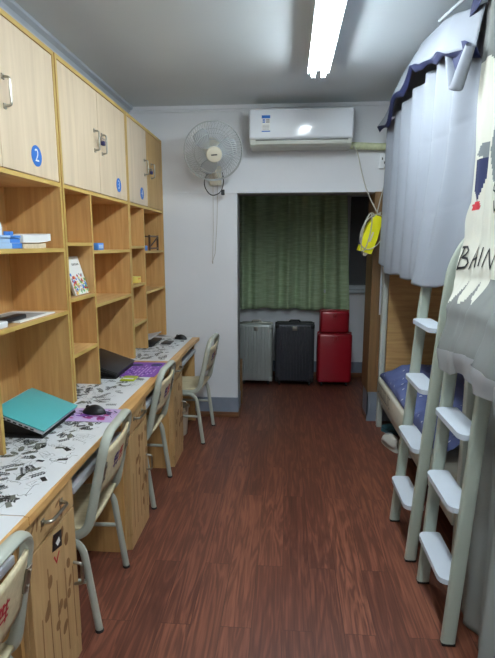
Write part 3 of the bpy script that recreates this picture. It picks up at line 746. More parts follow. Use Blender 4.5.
# brown wooden rack on the last unit's shelf
t = thing('wooden_rack', 'dark brown wooden rack on the upper shelf next to the back wall', 'rack', (-1.16, 4.10, 1.525))
zz0 = 1.5255
for x in (-1.24, -1.115):
    MB().box(x, x + .014, 3.94, 3.954, zz0, zz0 + .125).build('post', 'brown', t, smooth=0)
    MB().box(x, x + .014, 4.19, 4.204, zz0, zz0 + .125).build('post', 'brown', t, smooth=0)
    MB().box(x, x + .014, 3.954, 4.19, zz0 + .108, zz0 + .122).box(x, x + .014, 3.954, 4.19, zz0 + .012, zz0 + .024).build('rail', 'brown', t, smooth=0)
    MB().tube([(x + .007, 3.96, zz0 + .03), (x + .007, 4.186, zz0 + .104)], .006, seg=6).build('brace', 'brown', t)
MB().box(-1.226, -1.115, 3.954, 4.19, zz0 + .110, zz0 + .118).build('top_board', 'brown', t, smooth=0)
tag(MB().box(-1.14, -1.10, 3.80, 3.86, 1.5255, 1.565, bev=.004).build('small_box', 'bookblue', loc=(-1.12, 3.83, 1.525)), 'tiny blue box beside the dark brown wooden rack', 'box')
# padlocks on the cabinet handles
def padlock(y, z, label):
    t = thing('padlock', label, 'padlock', (-1.05, y, z), 'padlocks on the cabinet doors')
    MB().box(-1.062, -1.042, y - .014, y + .014, z - .012, z + .012, bev=.004).build('body', 'navyprint', t)
    MB().tube(fillet([(-1.052, y - .009, z + .011), (-1.052, y - .05, z + .02), (-1.052, y - .05, z + .026), (-1.052, y + .05, z + .026), (-1.052, y + .05, z + .02), (-1.052, y + .009, z + .011)], .012), .0035, seg=6).build('shackle', 'steel', t)
padlock(2.856, 2.14, 'small dark padlock joining the handles of the bookcase marked 3')
padlock(3.868, 2.12, 'small dark padlock joining the handles next to the white back wall')
# bin under the last desk
t = thing('waste_bin', 'small cream waste bin under the desk by the back wall', 'bin', (-.90, 3.87, 0))
MB().lathe([(.078, .002), (.082, .01), (.098, .235), (.104, .238), (.104, .246), (.094, .246), (.078, .012)], (-.90, 3.87, 0), 'z', 28).build('body', 'cream', t)
MB().tube([(-.90 + .104 * math.cos(k * .2618), 3.87 + .104 * math.sin(k * .2618), .243) for k in range(24)], .005, seg=6, closed=True).build('rim', 'cream', t)

# ------------------------------------------------------------------ air conditioner and its pipe
t = thing('air_conditioner', 'white wall air conditioner over the alcove opening', 'air conditioner', (.10, BY - .1, 2.34))
ax0, ax1, ay0 = -.315, .508, 4.09
prof = [(BY - .016, 2.345), (ay0 + .03, 2.345), (ay0 + .008, 2.36), (ay0 + .012, 2.40), (ay0 + .012, 2.60), (ay0 + .035, 2.635), (BY - .016, 2.635)]
MB().prism(prof, lambda a, b, h: (h, a, b), ax0 + .012, ax1 - .012).build('body', 'acgrey', t, smooth=30)
MB().box(ax0, ax1, ay0 - .008, ay0 + .05, 2.398, 2.630, bev=.022, seg=5).build('front_cover', 'acwhite', t)
MB().box(ax0 + .06, ax1 - .045, ay0 + .0, ay0 + .010, 2.357, 2.388, bev=.004).build('air_flap', 'acgrey', t)
MB().box(ax0 + .055, ax1 - .04, ay0 + .004, ay0 + .012, 2.389, 2.395).build('air_outlet', 'dark', t, smooth=0)
s = MB().box(-.212, -.145, ay0 - .0098, ay0 - .0084, 2.452, 2.575)
s.box(-.212, -.145, ay0 - .0106, ay0 - .0098, 2.552, 2.575, 1).box(-.212, -.145, ay0 - .0106, ay0 - .0098, 2.452, 2.460, 1)
for k, (a, b) in enumerate(((2.535, 2.546), (2.520, 2.530))):
    s.box(-.205, -.185, ay0 - .0106, ay0 - .0098, a, b, 1); s.box(-.178, -.150, ay0 - .0106, ay0 - .0098, a, b, 2)
for k in range(4): s.box(-.205, -.152, ay0 - .0106, ay0 - .0098, 2.500 - k * .010, 2.503 - k * .010, 2)
s.build('energy_label', ['paper', 'blue', 'inkgrey'], t, smooth=0)['label'] = 'white energy label with blue bands'
pp = MB().tube([(.498, 4.25, 2.372), (.60, 4.262, 2.368), (.75, 4.268, 2.36), (.88, 4.268, 2.36), (1.4, 4.268, 2.35)], .027, seg=14)
for k in range(24):
    x = .51 + k * .026
    pp.tube([(x, 4.25 + .018 * min(1, (x - .5) / .2), 2.371 - .011 * min(1, (x - .5) / .25)), (x + .012, 4.25 + .018 * min(1, (x - .488) / .2), 2.3705 - .011 * min(1, (x - .5) / .25))], .0285, seg=14)
pp.build('wrapped_pipe', 'wrap', t)['label'] = 'cream taped pipe'

# socket with plug cable
t = thing('wall_socket', 'white wall socket under the taped air conditioner pipe', 'socket', (.795, BY, 2.25))
MB().box(.752, .838, BY - .022, BY - .001, 2.195, 2.315, bev=.006).build('plate', 'white', t)
MB().box(.772, .780, BY - .0235, BY - .0215, 2.262, 2.282).box(.808, .816, BY - .0235, BY - .0215, 2.262, 2.282).box(.790, .798, BY - .0235, BY - .0215, 2.232, 2.25).build('socket_hole', 'darker', t, smooth=0)
# yellow block hung on its cords
t = thing('extension_socket', 'bright yellow extension block hanging in its own grey cord', 'extension block', (.69, 4.1, 1.50))
Ty = Matrix.Translation((.672, 4.10, 1.655)) @ Matrix.Rotation(R(17), 4, 'Y') @ Matrix.Rotation(R(8), 4, 'Z')
body = MB()
q = [(-.058, -.15), (.052, -.15), (.058, -.02), (.050, .10), (.028, .152), (-.012, .152), (-.045, .08), (-.062, -.02)]
body.prism(q, lambda a, b, h: Ty @ Vector((a, h, b)), -.03, .03)
body.build('body', 'yellow', t, smooth=30)
MB().prism([(-.014, -.09), (.018, -.09), (.022, .045), (-.006, .045)], lambda a, b, h: Ty @ Vector((a, h, b)), -.0325, -.0302).prism([(-.004, -.06), (.010, -.06), (.012, .02), (.0, .02)], lambda a, b, h: Ty @ Vector((a, h, b)), -.0345, -.0326, 1).build('name_plate', ['yellow', 'cream'], t, smooth=0)
MB().box(-.068, -.05, -.02, .02, -.10, -.04, T=Ty, bev=.004).build('side_port', 'navyprint', t)
MB().prism([(-.02, -.151), (.03, -.151), (.012, -.178), (.0, -.178)], lambda a, b, h: Ty @ Vector((a, h, b)), -.02, .02).build('plug', 'cable', t, smooth=0)
def loop(cx, cz, rx, rz, n=22, y=-.036, tilt=0.3):
    return [Ty @ Vector((cx + rx * math.cos(2 * math.pi * k / n) * math.cos(tilt) - rz * math.sin(2 * math.pi * k / n) * math.sin(tilt), y * (1 if math.sin(2 * math.pi * k / n) < .2 else .95), cz + rx * math.cos(2 * math.pi * k / n) * math.sin(tilt) + rz * math.sin(2 * math.pi * k / n) * math.cos(tilt))) for k in range(n)]
c = MB()
c.tube(loop(.0, .02, .092, .145, tilt=-.1), .0045, seg=6, closed=True)
c.tube(loop(-.035, .01, .04, .155, y=.0, tilt=.05), .0045, seg=6, closed=True).tube(loop(-.045, .0, .03, .15, y=-.034, tilt=.12), .0045, seg=6, closed=True).tube(loop(-.04, .03, .03, .13, y=.034, tilt=.0), .0045, seg=6, closed=True)
# cords up to the air conditioner and to the socket
c.tube(fillet([(.525, 4.2, 2.352), (.545, 4.11, 2.30), (.575, 4.10, 2.17), (.612, 4.10, 2.04), (.66, 4.10, 1.93), (.712, 4.095, 1.835)], .04), .0045, seg=6)
c.tube(fillet([(.795, BY - .026, 2.205), (.80, 4.25, 2.16), (.775, 4.15, 2.05), (.74, 4.12, 1.93), (.716, 4.10, 1.82)], .04), .0045, seg=6)
c.tube([Ty @ Vector((.005, -.033, .16)), Ty @ Vector((.02, 0, .185)), Ty @ Vector((.0, .033, .16))], .007, seg=6)
c.build('cord', 'cable', t)

# ------------------------------------------------------------------ wall fan
FC = Vector((-.590, 4.02, 2.298)); FR = .229
t = thing('wall_fan', 'round white wire caged fan on the wall beside the air conditioner', 'fan', (-.615, BY, 2.33))
TF = Matrix.Translation(FC) @ Matrix.Rotation(R(25), 4, 'X') @ Matrix.Rotation(R(11), 4, 'Z')
def F(x, y, z): return TF @ Vector((x, y, z))
def ring(r_, y, w_, mb, seg=44): mb.tube([F(r_ * math.cos(2 * math.pi * k / seg), y, r_ * math.sin(2 * math.pi * k / seg)) for k in range(seg)], w_, seg=6, closed=True)
g = MB(); ring(FR, 0, .005, g); ring(FR * .66, -.052, .0022, g); ring(.062, -.078, .003, g)
for k in range(64):
    a = 2 * math.pi * k / 64; p = []
    for i in range(7):
        r_ = .055 + (FR - .055) * i / 6; aa = a + .55 * (1 - i / 6)
        p.append(F(r_ * math.cos(aa), -.078 * (1 - (i / 6) ** 2.2), r_ * math.sin(aa)))
    g.tube(p, .0017, seg=4)
g.build('front_grille', 'wire', t)
g = MB(); ring(FR - .002, .012, .005, g); ring(FR * .7, .065, .002, g); ring(.075, .082, .003, g)
for k in range(48):
    a = 2 * math.pi * k / 48
    g.tube([F((.07 + (FR - .07) * i / 5) * math.cos(a), .012 + .07 * (1 - (i / 5) ** 2.2), (.07 + (FR - .07) * i / 5) * math.sin(a)) for i in range(6)], .0014, seg=4)
g.build('rear_grille', 'wire', t)
MB().lathe([(.012, -.096), (.040, -.096), (.058, -.091), (.062, -.080), (.058, -.07)], (0, 0, 0), 'y', 32, T=TF.to_3x3()).build('hub_cap', 'cream', t).location = (0, 0, 0)
for o in list(t.children):
    if o.name.startswith('hub_cap'):
        for v in o.data.vertices: v.co += FC
l = MB().box(-.024, .024, -.0985, -.0968, -.005, .004, T=TF).build('maker_plate', 'dark', t)
for k in range(3):
    a0 = 2 * math.pi * k / 3 + .35
    def bl(u, v):
        r_ = .035 + .155 * u; w_ = (.35 + 1.15 * math.sin(math.pi * min(1, .15 + u * .75))) * .5
        a = a0 + (v - .5) * 2 * w_ * .72 - .25 * u
        return F(r_ * math.cos(a), .018 + .030 * (v - .5), r_ * math.sin(a))
    MB().grid(bl, 10, 8).build('blade', 'blade', t, solid=.003)
m = MB().lathe([(.03, .012), (.045, .02), (.048, .05), (.070, .085), (.072, .15), (.055, .175), (.0, .178)], (0, 0, 0), 'y', 24, T=TF.to_3x3())
m.v = [tuple(Vector(p) + FC) for p in m.v]; m.build('motor', 'cream', t)
MB().tube(fillet([F(0, .14, -.03), (-.615, 4.20, 2.24), (-.615, 4.24, 2.16), (-.615, 4.285, 2.15)], .04), .022, seg=12).box(-.665, -.565, BY - .04, BY - .001, 2.07, 2.23, bev=.012).build('wall_bracket', 'cream', t)
MB().tube(fillet([(-.67, 4.25, 2.17), (-.70, 4.23, 2.12), (-.70, 4.23, 2.05), (-.655, 4.24, 1.985), (-.60, 4.24, 1.985), (-.555, 4.24, 2.02), (-.535, 4.24, 2.10), (-.55, 4.25, 2.17)], .035), .0045, seg=6).build('power_lead', 'dark', t)
MB().box(-.56, -.53, 4.225, 4.25, 1.985, 2.03, bev=.004).build('plug', 'dark', t)
MB().tube([(-.630, 4.25, 2.08), (-.632, 4.25, 1.7), (-.642, 4.255, 1.43)], .0022, seg=5).tube([(-.590, 4.25, 2.08), (-.600, 4.25, 1.75), (-.618, 4.25, 1.50), (-.642, 4.255, 1.43)], .0022, seg=5).tube([(-.642, 4.255, 1.435), (-.642, 4.255, 1.41)], .005, seg=8).build('pull_cord', 'cable', t)
for o in t.children:
    if o.name.startswith(('power_lead', 'pull_cord')): pass

# ------------------------------------------------------------------ alcove: curtain and suitcases
def gc(u, v):
    zz = 2.42 - (2.42 - .822) * v
    spread = .035 * v * max(0, (u - .7) / .3)
    x = -.62 + 1.268 * u + spread * 2.4
    ph = u * 2 * math.pi * 7.5
    amp = .036 + .014 * math.sin(u * 17)
    y = AY - .10 + amp * math.sin(ph + .5 * math.sin(u * 9) + .25 * v) + .007 * math.sin(2.3 * ph + 1) * v
    zz += .008 * v * math.sin(ph * .5 + 1) + .012 * v * math.sin(u * 4.2)
    return (x, y, zz)
t = thing('window_curtain', 'dark green pleated curtain over the alcove window', 'curtain', (.05, AY - .09, .82))
MB().grid(gc, 170, 40).build('cloth', 'greencloth', t, smooth=80, solid=.002)
MB().tube([(-.80, AY - .075, 2.45), (1.05, AY - .075, 2.45)], .012, seg=10).build('curtain_rod', 'steel', t)

def suitcase(x0, x1, z0, z1, y0, y1, mt, label, ribs, trim, handle=True, wheels=True, group='suitcases in the alcove'):
    t = thing('suitcase', label, 'suitcase', ((x0 + x1) / 2, (y0 + y1) / 2, z0), group)
    zb = z0 + (.045 if wheels else .0)
    W = x1 - x0
    mb = MB()
    ym = (y0 + y1) / 2
    for a, b in ((y0, ym - .004), (ym + .004, y1)): mb.box(x0, x1, a, b, zb, z1, bev=.032, seg=4)
    if ribs:
        n = ribs
        for k in range(n):
            x = x0 + .04 + (W - .08) * (k + .5) / n; w_ = (W - .08) / n * .27
            mb.box(x - w_, x + w_, y0 - .018, y0 + .02, zb + .025, z1 - .025, bev=.005, seg=2)
    mb.build('shell', mt, t)
    MB().box(x0 - .002, x1 + .002, ym - .006, ym + .006, zb + .004, z1 + .002, bev=.004).build('frame_seam', trim, t)
    if handle:
        MB().tube(fillet([(x0 + W * .36, ym, z1 - .004), (x0 + W * .38, ym, z1 + .022), (x0 + W * .62, ym, z1 + .022), (x0 + W * .64, ym, z1 - .004)], .015), (.006, .010), nrm=(0, 1, 0), seg=8).build('top_handle', trim, t)
    MB().box(x0 + W * .44, x0 + W * .56, y0 - .024, y0 + .012, z1 - .075, z1 - .028, bev=.005).build('lock', 'steel' if mt != 'casered' else trim, t)
    if wheels:
        for xx in (x0 + .05, x1 - .05):
            for yy in (y0 + .045, y1 - .045):
                wv = MB().lathe([(.012, -.010), (.023, -.008), (.023, .008), (.012, .010)], (xx, yy, z0 + .0235), 'x', 16)
                wv.box(xx - .018, xx + .018, yy - .016, yy + .016, z0 + .03, zb + .01, bev=.004)
                wv.build('wheel', 'darker', t)
    if trim == 'steel' or trim == 'darker':
        for xx in (x0 + .022, x1 - .022):
            for z_ in (zb + .028, z1 - .028): MB().box(xx - .022, xx + .022, y0 - .004, y0 + .03, z_ - .026, z_ + .026, bev=.010, seg=3).build('corner_guard', trim if trim == 'darker' else 'casegrey', t)
    return t
suitcase(-.520, -.146, 0, .705, 5.37, 5.60, 'casegrey', 'silver grey ribbed suitcase standing beside the charcoal one', 10, 'steel')
suitcase(-.118, .318, 0, .712, 5.37, 5.60, 'caseblack', 'charcoal ribbed suitcase standing between the silver and red ones', 11, 'darker')
suitcase(.357, .733, 0, .606, 5.37, 5.60, 'casered', 'large red suitcase standing under the small red case', 0, 'casered', handle=False)
suitcase(.376, .694, .608, .858, 5.385, 5.57, 'casered', 'small red vanity case lying on top of the large red suitcase', 0, 'casered', handle=False, wheels=False)
# wooden boards standing in the alcove's shaded corner
for k, (x, y, h, mt, lab) in enumerate(((-.50, 4.70, .46, 'jambwood', 'narrow wooden board leaning just inside the alcove opening'),)):
    t = MB().box(x, x + .075, y, y + .022, 0.001, h, bev=.003, T=None)
    tag(t.build('wooden_board', mt, loc=(x, y, 0)), lab, 'board')

# ------------------------------------------------------------------ far bunk bed
t = thing('bunk_bed', 'white framed bunk bed behind the blue-grey bed curtain', 'bunk bed', (1.25, 3.2, 0), 'bunk beds')
bx0, bx1, by0, by1 = .80, 1.70, 2.30, 4.20
for x, y, top in ((bx0, by1, 2.50), (bx1, by1, 2.50), (bx0 + .03, by0 - .02, 1.56), (bx1, by0 - .02, 2.50)):
    MB().box(x, x + .045, y - .045, y, 0, top, bev=.006).build('post', 'bed', t)
for z0, z1 in ((.20, .284), (1.44, 1.54)):
    MB().box(bx0 + .030, bx0 + .055, by0, by1 - .045, z0, z1, bev=.004).build('side_rail', 'bed', t)
    MB().box(bx1 + .01, bx1 + .035, by0, by1 - .045, z0, z1, bev=.004).build('side_rail', 'bed', t)
    MB().box(bx0 + .04, bx1, by0 + .01, by1 - .05, z0 + .01, z0 + .026).build('slat_board', 'headboard', t, smooth=0)
MB().box(bx0 + .03, bx0 + .05, by0 + .25, by1 - .045, 1.60, 1.75, bev=.006).build('guard_rail', 'bed', t)
MB().box(bx0 + .055, bx1, by1 - .035, by1 - .012, .36, 1.40).build('headboard', 'headboard', t, smooth=0)
MB().box(bx1 - .005, bx1 + .008, by0, by1 - .05, .36, 1.40).build('wall_board', 'headboard', t, smooth=0)
tag(MB().box(.790, 1.685, 2.33, 4.14, .286, .455, bev=.025, seg=3).build('mattress', 'mattress', loc=(1.25, 3.2, .288)), 'pale mattress with dark lettering on its side under the blue quilt', 'mattress')
mt_o = bpy.data.objects['mattress']
lt = MB(); rnd = random.Random(9)
for k in range(12):
    y = 4.10 - k * .040
    for a, b, c_, d in ((0, 0, .006, .034), (.006, .028, .022, .034), (.006, .0, .022, .006), (.016, .006, .022, .028)):
        if rnd.random() < .8: lt.add([(.7895, y - a, .335 + b * 2.6), (.7895, y - c_, .335 + b * 2.6), (.7895, y - c_, .335 + d * 2.6), (.7895, y - a, .335 + d * 2.6)], [(0, 1, 2, 3)])
lt.build('mattress_lettering', 'inkblack', mt_o, smooth=0)['label'] = 'dark printed lettering'
# quilt
def qz(x, y):
    e = min(1, max(0, (x - .799) / .12)) ** .5
    return .470 + e * (.120 + .03 * math.sin(x * 13 + y * 17) * math.sin(y * 10) + .030 * math.sin(y * 7.3 + 1) + .022 * math.sin(y * 13 + x * 9) + .016 * math.sin(x * 21 - y * 5) + .035 * math.exp(-((y - 3.95) / .18) ** 2)) * min(1, max(0, (4.12 - y) / .06)) ** .6
def qf(u, v):
    y = 4.125 - u * 1.70; x = .806 + v * .846 + .012 * math.sin(y * 9)
    zz = qz(x, y)
    if v < .06:
        zz = .470 + .008 * math.sin(y * 5 + 2) + (zz - .470) * (v / .06) ** .6; x = .808 + .012 * math.sin(y * 9) * (v / .06)
    return (x, y, zz)
qm = MB().grid(qf, 90, 50)
t = thing('quilt', 'blue quilt with small white marks crumpled on the lower bunk', 'quilt', (1.2, 3.3, .455))
qm.build('cover', 'quilt', t, smooth=80)
# ladders
def ladder(y0, y1, steps, xb, hk, label, mt='ladder'):
    t = thing('bunk_ladder', label, 'ladder', (.67, (y0 + y1) / 2, 0), 'bunk bed ladders')
    sx = lambda z: xb + (.735 - xb) / 1.30 * z
    for y in (y0, y1):
        hook = [(xh, y, zh) for xh, zh in hk]
        p = [(sx(0), y, 0.006), (sx(1.30), y, 1.30), *hook]
        MB().tube(fillet(p, [.05, .06, .06], 5), (.0155, .027), nrm=(0, 1, 0), seg=16, sq=.45).build('stile', mt, t)
        MB().box(sx(0) - .027, sx(0) + .027, y - .016, y + .016, 0, .012, bev=.003).build('foot_cap', 'darker', t)
    for z in steps:
        x0 = sx(z) - .058; x1 = x0 + .098
        pts = []
        ya, yb = y0 + .0157, y1 - .0157
        for cx, cy, a0, r_ in ((x1 - .012, yb - .012, 0, .012), (x0 + .036, yb - .036, 90, .036), (x0 + .036, ya + .036, 180, .036), (x1 - .012, ya + .012, 270, .012)):
            for k in range(6):
                a = R(a0 + k * 18); pts.append((cx + r_ * math.cos(a), cy + r_ * math.sin(a)))
        s = MB().prism(pts, lambda a, b, h: (a, b, h), z - .022, z)
        o = s.build('step', 'bedstep', t, smooth=30)
    return t
ladder(1.775, 2.14, [.27, .575, .87, 1.155], .660, ((.795, 1.42), (.832, 1.49)), 'pale grey bunk ladder under the printed curtain hem')
ladder(2.30, 2.665, [.285, .585, .885, 1.185], .640, ((.752, 1.47), (.800, 1.575), (.845, 1.61)), 'pale grey bunk ladder under the blue-grey curtain, by the blue quilt')

# blue-grey curtain with valance
def plan(u, table): return smooth_table(table, u)
def fc(u, v):
    y = 4.06 - u * 1.74
    zt, zb = 2.50 + .0 * u, 1.362 + .075 * max(0, 1 - u / .12) + .05 * max(0, (u - .90) / .1) + .008 * math.sin(u * 21)
    zz = zt + (zb - zt) * v
    x = .775 - .030 * v
    # pushed out by the ladder near its lower end, turning back to the bed at the end
    x -= .062 * math.exp(-((y - 2.66) / .22) ** 2) * max(0, (v - .45) / .55) ** 1.2
    turn = max(0, (u - .80) / .20); x += .075 * turn ** 1.2
    fold = math.sin(u * 2 * math.pi * 7.0 + .8 * math.sin(u * 8) + .3 * v)
    x -= (.020 * (1 - .35 * v)) * fold + .006 * math.sin(u * 71 + v * 3) * (1 - v)
    # cross creases from folding
    for vc in (.33, .66): x += .004 * math.exp(-((v - vc + .012 * math.sin(u * 14)) / .010) ** 2)
    return (x, y, zz)
t = thing('bed_curtain', 'blue-grey bed curtain with a navy edged canopy around the upper bunk', 'bed curtain', (.75, 3.2, 1.36), 'bed curtains')
MB().grid(fc, 150, 80).build('cloth', 'bluecloth', t, smooth=80, solid=.0015)
vb = [(2.05, 2.32), (2.6, 2.462), (3.0, 2.56), (3.16, 2.585), (3.4, 2.552), (3.7, 2.515), (3.84, 2.455), (4.1, 2.46)]
vt = [(2.05, 2.50), (2.3, 2.545), (2.62, 2.628), (3.0, 2.68), (3.5, 2.665), (3.80, 2.60), (4.1, 2.52)]
def vf(u, v):
    y = 4.08 - u * 1.84
    zb = smooth_table(vb, y) + .030 * (abs(math.sin(y * 6.5)) - .6); zt = lerp_table(vt, y)
    zt = max(zt, zb + .07)
    x = .735 - .040 * v + .012 * math.sin(y * 12) * v
    x += max(0, (2.45 - y)) * .25
    return (x, y, zt + (zb - zt) * v)
MB().grid(vf, 90, 12, lambda u, v: 0).build('valance', ['bluecloth', 'navy'], t, smooth=80, solid=.0015)
def ve(u, v):
    p = Vector(vf(u, 1)); return (p.x + .002 + .022 * v, p.y, p.z + .002 - (.030 + .012 * math.sin(p.y * 17 + 1)) * v)
MB().grid(ve, 90, 3).build('valance_edging', 'navy', t, smooth=80, solid=.0015)
# canopy roof: a shallow dome over the bunk
def rf(u, v):
    y = 4.08 - u * 1.84; p = vf(u, 0)
    x = p[0] + v * .9; return (x, y, p[2] + .0 + .02 * math.sin(math.pi * v) - .0)
MB().grid(rf, 40, 16).build('canopy_roof', 'bluecloth', t, smooth=80, solid=.0015)
# the tied up loop of cloth near the end
def lpath(u):
    return (lerp_table([(0, .730), (.5, .706), (1, .722)], u), lerp_table([(0, 2.50), (.5, 2.30), (.62, 2.27), (1, 2.19)], u), lerp_table([(0, 2.455), (.45, 2.235), (.55, 2.225), (1, 2.36)], u))
def lp(u, v):
    p = lpath(u); rr = .019 + .008 * math.sin(math.pi * u); th_ = 2 * math.pi * v
    return (p[0] + rr * math.cos(th_), p[1] + rr * math.sin(th_), p[2] + rr * .7 * math.sin(th_))
MB().grid(lp, 30, 14).build('tied_loop', 'bluecloth', t, smooth=80)
def ll(u, v):
    p = lpath(.06 + .88 * u); zt = 2.475 - .115 * u
    return (.728 + .012 * u, p[1], zt + (p[2] - zt) * v)
MB().grid(ll, 16, 4).build('loop_lining', 'navy', t, smooth=80, solid=.0015)
MB().tube([(.740, 2.72, 2.665), (.80, 2.46, 2.672), (.84, 2.28, 2.66), (.86, 2.24, 2.3), (.86, 2.24, 1.63)], .009, seg=8).build('canopy_pole', 'winframe', t)
MB().tube([(.775, 4.105, 2.50), (.775, 4.105, 1.0)], .008, seg=8).build('canopy_pole', 'winframe', t)

# ------------------------------------------------------------------ near bunk bed (mostly behind its curtains)
t = thing('bunk_bed', 'bunk bed hidden behind the printed grey curtain', 'bunk bed', (1.25, 1.3, 0), 'bunk beds')
for x, y in ((.86, 2.22), (1.70, 2.22), (.86, .40), (1.70, .40)):
    MB().box(x, x + .045, y - .045, y, 0, 2.46, bev=.006).build('post', 'bed', t)
for z0, z1 in ((.30, .36), (1.44, 1.54)):
    MB().box(.865, .89, 0.40, 2.175, z0, z1, bev=.004).build('side_rail', 'bed', t)
    MB().box(1.71, 1.735, 0.40, 2.175, z0, z1, bev=.004).build('side_rail', 'bed', t)
    MB().box(.895, 1.70, 0.41, 2.17, z0 + .01, z0 + .026).build('slat_board', 'headboard', t, smooth=0)

CX = [(.95, .660), (1.07, .652), (1.155, .640), (1.30, .672), (1.45, .748), (1.62, .778), (1.9, .782), (2.6, .800)]
CY = [(.95, 2.03), (1.155, 2.055), (1.30, 2.12), (1.42, 2.21), (1.55, 2.27), (1.65, 2.24), (1.75, 2.20), (1.95, 2.20), (2.2, 2.235), (2.6, 2.26)]
def nx(y, z):
    return smooth_table(CX, z) - (.010 * math.sin(y * 31 + z * 1.2) + .006 * math.sin(y * 67 - z * 2)) * (1 - .72 * math.exp(-((z - 1.53) / .11) ** 2)) - .03 * max(0, (1.95 - y)) * max(0, 1.5 - z)
ZN0, ZN1 = 1.165, 2.60
def nc(u, v):
    z = ZN1 + (ZN0 - ZN1) * v
    ye = lerp_table(CY, z); y = ye - u * (ye - .5)
    zz = z - .014 * math.sin(u * 19 + 1) * v ** 6
    return (nx(y, z), y, zz)
cream = [(2.30, 2.304), (2.142, 2.304), (2.074, 2.21), (2.004, 2.136), (1.70, 2.05), (1.3, 2.1), (.6, 2.1), (.6, 1.40), (1.2, 1.42), (1.5, 1.36), (1.75, 1.45), (1.863, 1.444), (1.885, 1.365), (1.910, 1.345), (1.935, 1.37), (1.952, 1.437), (1.978, 1.36), (2.0, 1.342), (2.022, 1.36), (2.042, 1.43), (2.068, 1.446), (2.095, 1.42), (2.12, 1.345), (2.15, 1.322), (2.185, 1.322), (2.215, 1.35), (2.235, 1.42), (2.30, 1.441)]
gpatch = [(1.90, 2.06), (1.983, 2.033), (2.025, 2.018), (2.035, 1.929), (2.002, 1.814), (1.90, 1.76), (1.80, 1.80), (1.74, 1.95)]
navyp = [(2.19, 1.914), (2.113, 1.917), (2.090, 1.933), (2.102, 1.865), (2.120, 1.808), (2.136, 1.772), (2.15, 1.75), (2.19, 1.80)]
pinkp = [(2.19, 1.742), (2.131, 1.747), (2.125, 1.715), (2.19, 1.712)]
headp = [(2.19, 1.935), (2.135, 1.976), (2.09, 1.972), (2.075, 1.917), (2.12, 1.917)]
def nmat(u, v):
    z = ZN1 + (ZN0 - ZN1) * v; ye = lerp_table(CY, z); y = ye - u * (ye - .5); p = (y, z)
    if inside(p, navyp): return 3
    if inside(p, pinkp): return 4
    if inside(p, headp) or inside(p, gpatch): return 2
    if inside(p, cream): return 1
    return 0
t = thing('bed_curtain', 'grey and cream printed bed curtain with black lettering hanging over the ladder', 'bed curtain', (.75, 1.5, 1.1), 'bed curtains')
MB().grid(nc, 260, 170, nmat).build('cloth', ['greycloth', 'creamcloth', 'darkgreycloth', 'navy', 'red'], t, smooth=80)
# hand drawn letters B A I N on the cloth
lt = MB()
def stroke(pts, w=.010):
    P = []
    for (a, b), (c_, d) in zip(pts, pts[1:]):
        n = max(2, int(math.hypot(c_ - a, d - b) / .008))
        for k in range(n): P.append((a + (c_ - a) * k / n, b + (d - b) * k / n))
    P.append(pts[-1])
    vs, fs = [], []
    for i, (y, z) in enumerate(P):
        a, b = P[max(0, i - 1)], P[min(len(P) - 1, i + 1)]
        d = Vector((b[0] - a[0], b[1] - a[1])); d = d.normalized() if d.length > 0 else Vector((1, 0)); n_ = Vector((-d.y, d.x)) * w / 2
        for s in (1, -1):
            yy, zz = y + s * n_.x, z + s * n_.y; vs.append((nx(yy, zz) - .0025, yy, zz))
    for i in range(len(P) - 1): fs.append((2 * i, 2 * i + 2, 2 * i + 3, 2 * i + 1))
    lt.add(vs, fs)
stroke([(2.205, 1.565), (2.215, 1.514), (2.213, 1.462)], .010)
stroke([(2.228, 1.560), (2.185, 1.562), (2.165, 1.546), (2.18, 1.530), (2.205, 1.517), (2.150, 1.514), (2.123, 1.497), (2.15, 1.478), (2.212, 1.470)], .010)
stroke([(2.107, 1.470), (2.060, 1.566), (2.024, 1.482)], .009); stroke([(2.093, 1.509), (2.03, 1.519)], .010)
stroke([(2.008, 1.562), (2.002, 1.488)], .009)
stroke([(1.968, 1.486), (1.950, 1.556), (1.902, 1.482), (1.880, 1.556)], .009)
lt.build('printed_lettering', 'black', t, smooth=0)['label'] = 'black hand drawn capital letters B A I N'
gl = MB(); lt = gl      # thin outline strokes above, beside the grey patch
stroke([(1.985, 1.955), (1.955, 1.940), (1.975, 1.925), (1.94, 1.915)], .008); stroke([(1.96, 1.80), (1.98, 1.775), (1.95, 1.765)], .008)
stroke([(1.965, 1.735), (1.955, 1.69), (1.935, 1.74), (1.93, 1.70)], .006)
gl.build('printed_squiggle', 'black', t, smooth=0)
def hem(u, v):
    z = ZN0 - .085 * v; ye = lerp_table(CY, z); y = ye - u * (ye - .5)
    return (nx(y, z) - .004 + .008 * math.sin(u * 60) * v, y, z - .014 * math.sin(u * 19 + 1) - .012 * v * math.sin(u * 33) + .002)
MB().grid(hem, 160, 8).build('sheer_hem', 'sheer', t, smooth=80)['label'] = 'pale sheer hem'
def val(u, v):
    y = 2.34 - u * 1.85; z = 2.70 - .17 * v + .012 * math.sin(y * 13) * v
    return (.79 - .05 * v + .02 * math.sin(y * 9) * v, y, z)
MB().grid(val, 60, 10, lambda u, v: 1 if v > .62 else 0).build('valance', ['greycloth', 'navy'], t, smooth=80, solid=.0015)
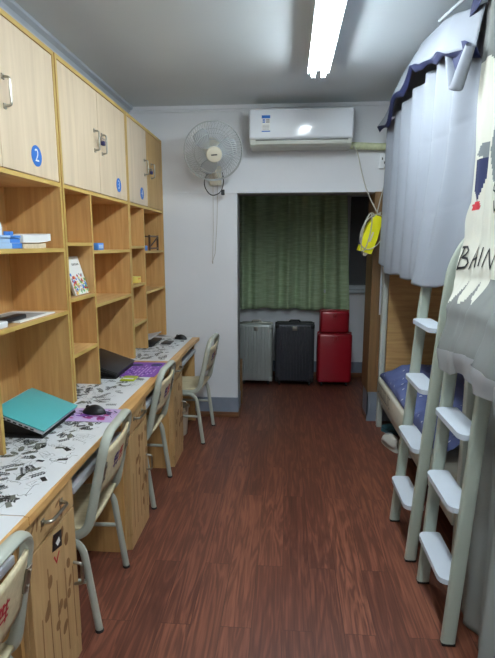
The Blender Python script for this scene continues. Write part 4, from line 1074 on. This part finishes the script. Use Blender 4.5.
# lower curtain of the near bunk
def lc(u, v):
    z = 1.43 - 1.425 * v; y = 2.02 - u * 1.5 + .02 * math.sin(v * 4)
    x = .800 - .012 * v - .020 * math.sin(u * 38 + .6 * math.sin(v * 5)) * (.4 + .6 * v) - .008 * math.sin(u * 90)
    x += .012 * max(0, (.08 - u) / .08)
    x -= .05 * max(0, v - .5) * min(1, u * 5)
    return (x, y, z)
tag(MB().grid(lc, 150, 50).build('bed_curtain', 'lowercloth', loc=(.8, 1.3, 0), smooth=80, solid=.0015), 'plain grey curtain hanging to the floor behind the ladder', 'bed curtain', 'bed curtains')

# ------------------------------------------------------------------ shoes under the far bunk
def shoe(c, rz, mt, label, slipper=False):
    t = thing('slipper' if slipper else 'shoe', label, 'slipper' if slipper else 'shoe', c, 'footwear under the lower bunk')
    Tm = Matrix.Translation(c) @ Matrix.Rotation(rz, 4, 'Z')
    def outline(k, n=20):
        a = 2 * math.pi * k / n; y = .135 * math.sin(a); w_ = .043 + .008 * math.sin(a) - .004 * math.cos(2 * a)
        return (w_ * math.cos(a), y)
    o = [outline(k) for k in range(20)]
    MB().prism(o, lambda a, b, h: Tm @ Vector((a, b, h)), .001, .024).build('sole', 'shoewhite' if not slipper else mt, t, smooth=30)
    def up(u, v):
        y = -.128 + .256 * u; top = lerp_table([(0, .075), (.3, .085), (.5, .078), (.75, .050), (1, .022)], u)
        w_ = .040 * (1 - abs(2 * u - 1) ** 3.5) + .004; a = math.pi * v
        return Tm @ Vector((w_ * math.cos(a), y, .024 + (top - .0) * math.sin(a) ** .7))
    MB().grid(up, 16, 12).build('upper', mt, t, smooth=80, solid=.003)
    if not slipper:
        for k in range(4): MB().tube([Tm @ Vector((-.02, .01 + .02 * k, .098 - .007 * k)), Tm @ Vector((0, .012 + .02 * k, .106 - .008 * k)), Tm @ Vector((.02, .01 + .02 * k, .098 - .007 * k))], .003, seg=5).build('lace', 'inkgrey', t)
shoe((.835, 3.74, 0), R(12), 'shoewhite', 'white shoe under the lower bunk beside the teal slipper')
shoe((.935, 3.66, 0), R(4), 'shoewhite', 'white shoe under the lower bunk, on the ladder side of its pair')
shoe((.945, 4.02, 0), R(62), 'shoeteal', 'dark teal slipper under the bunk by the bed post', True)
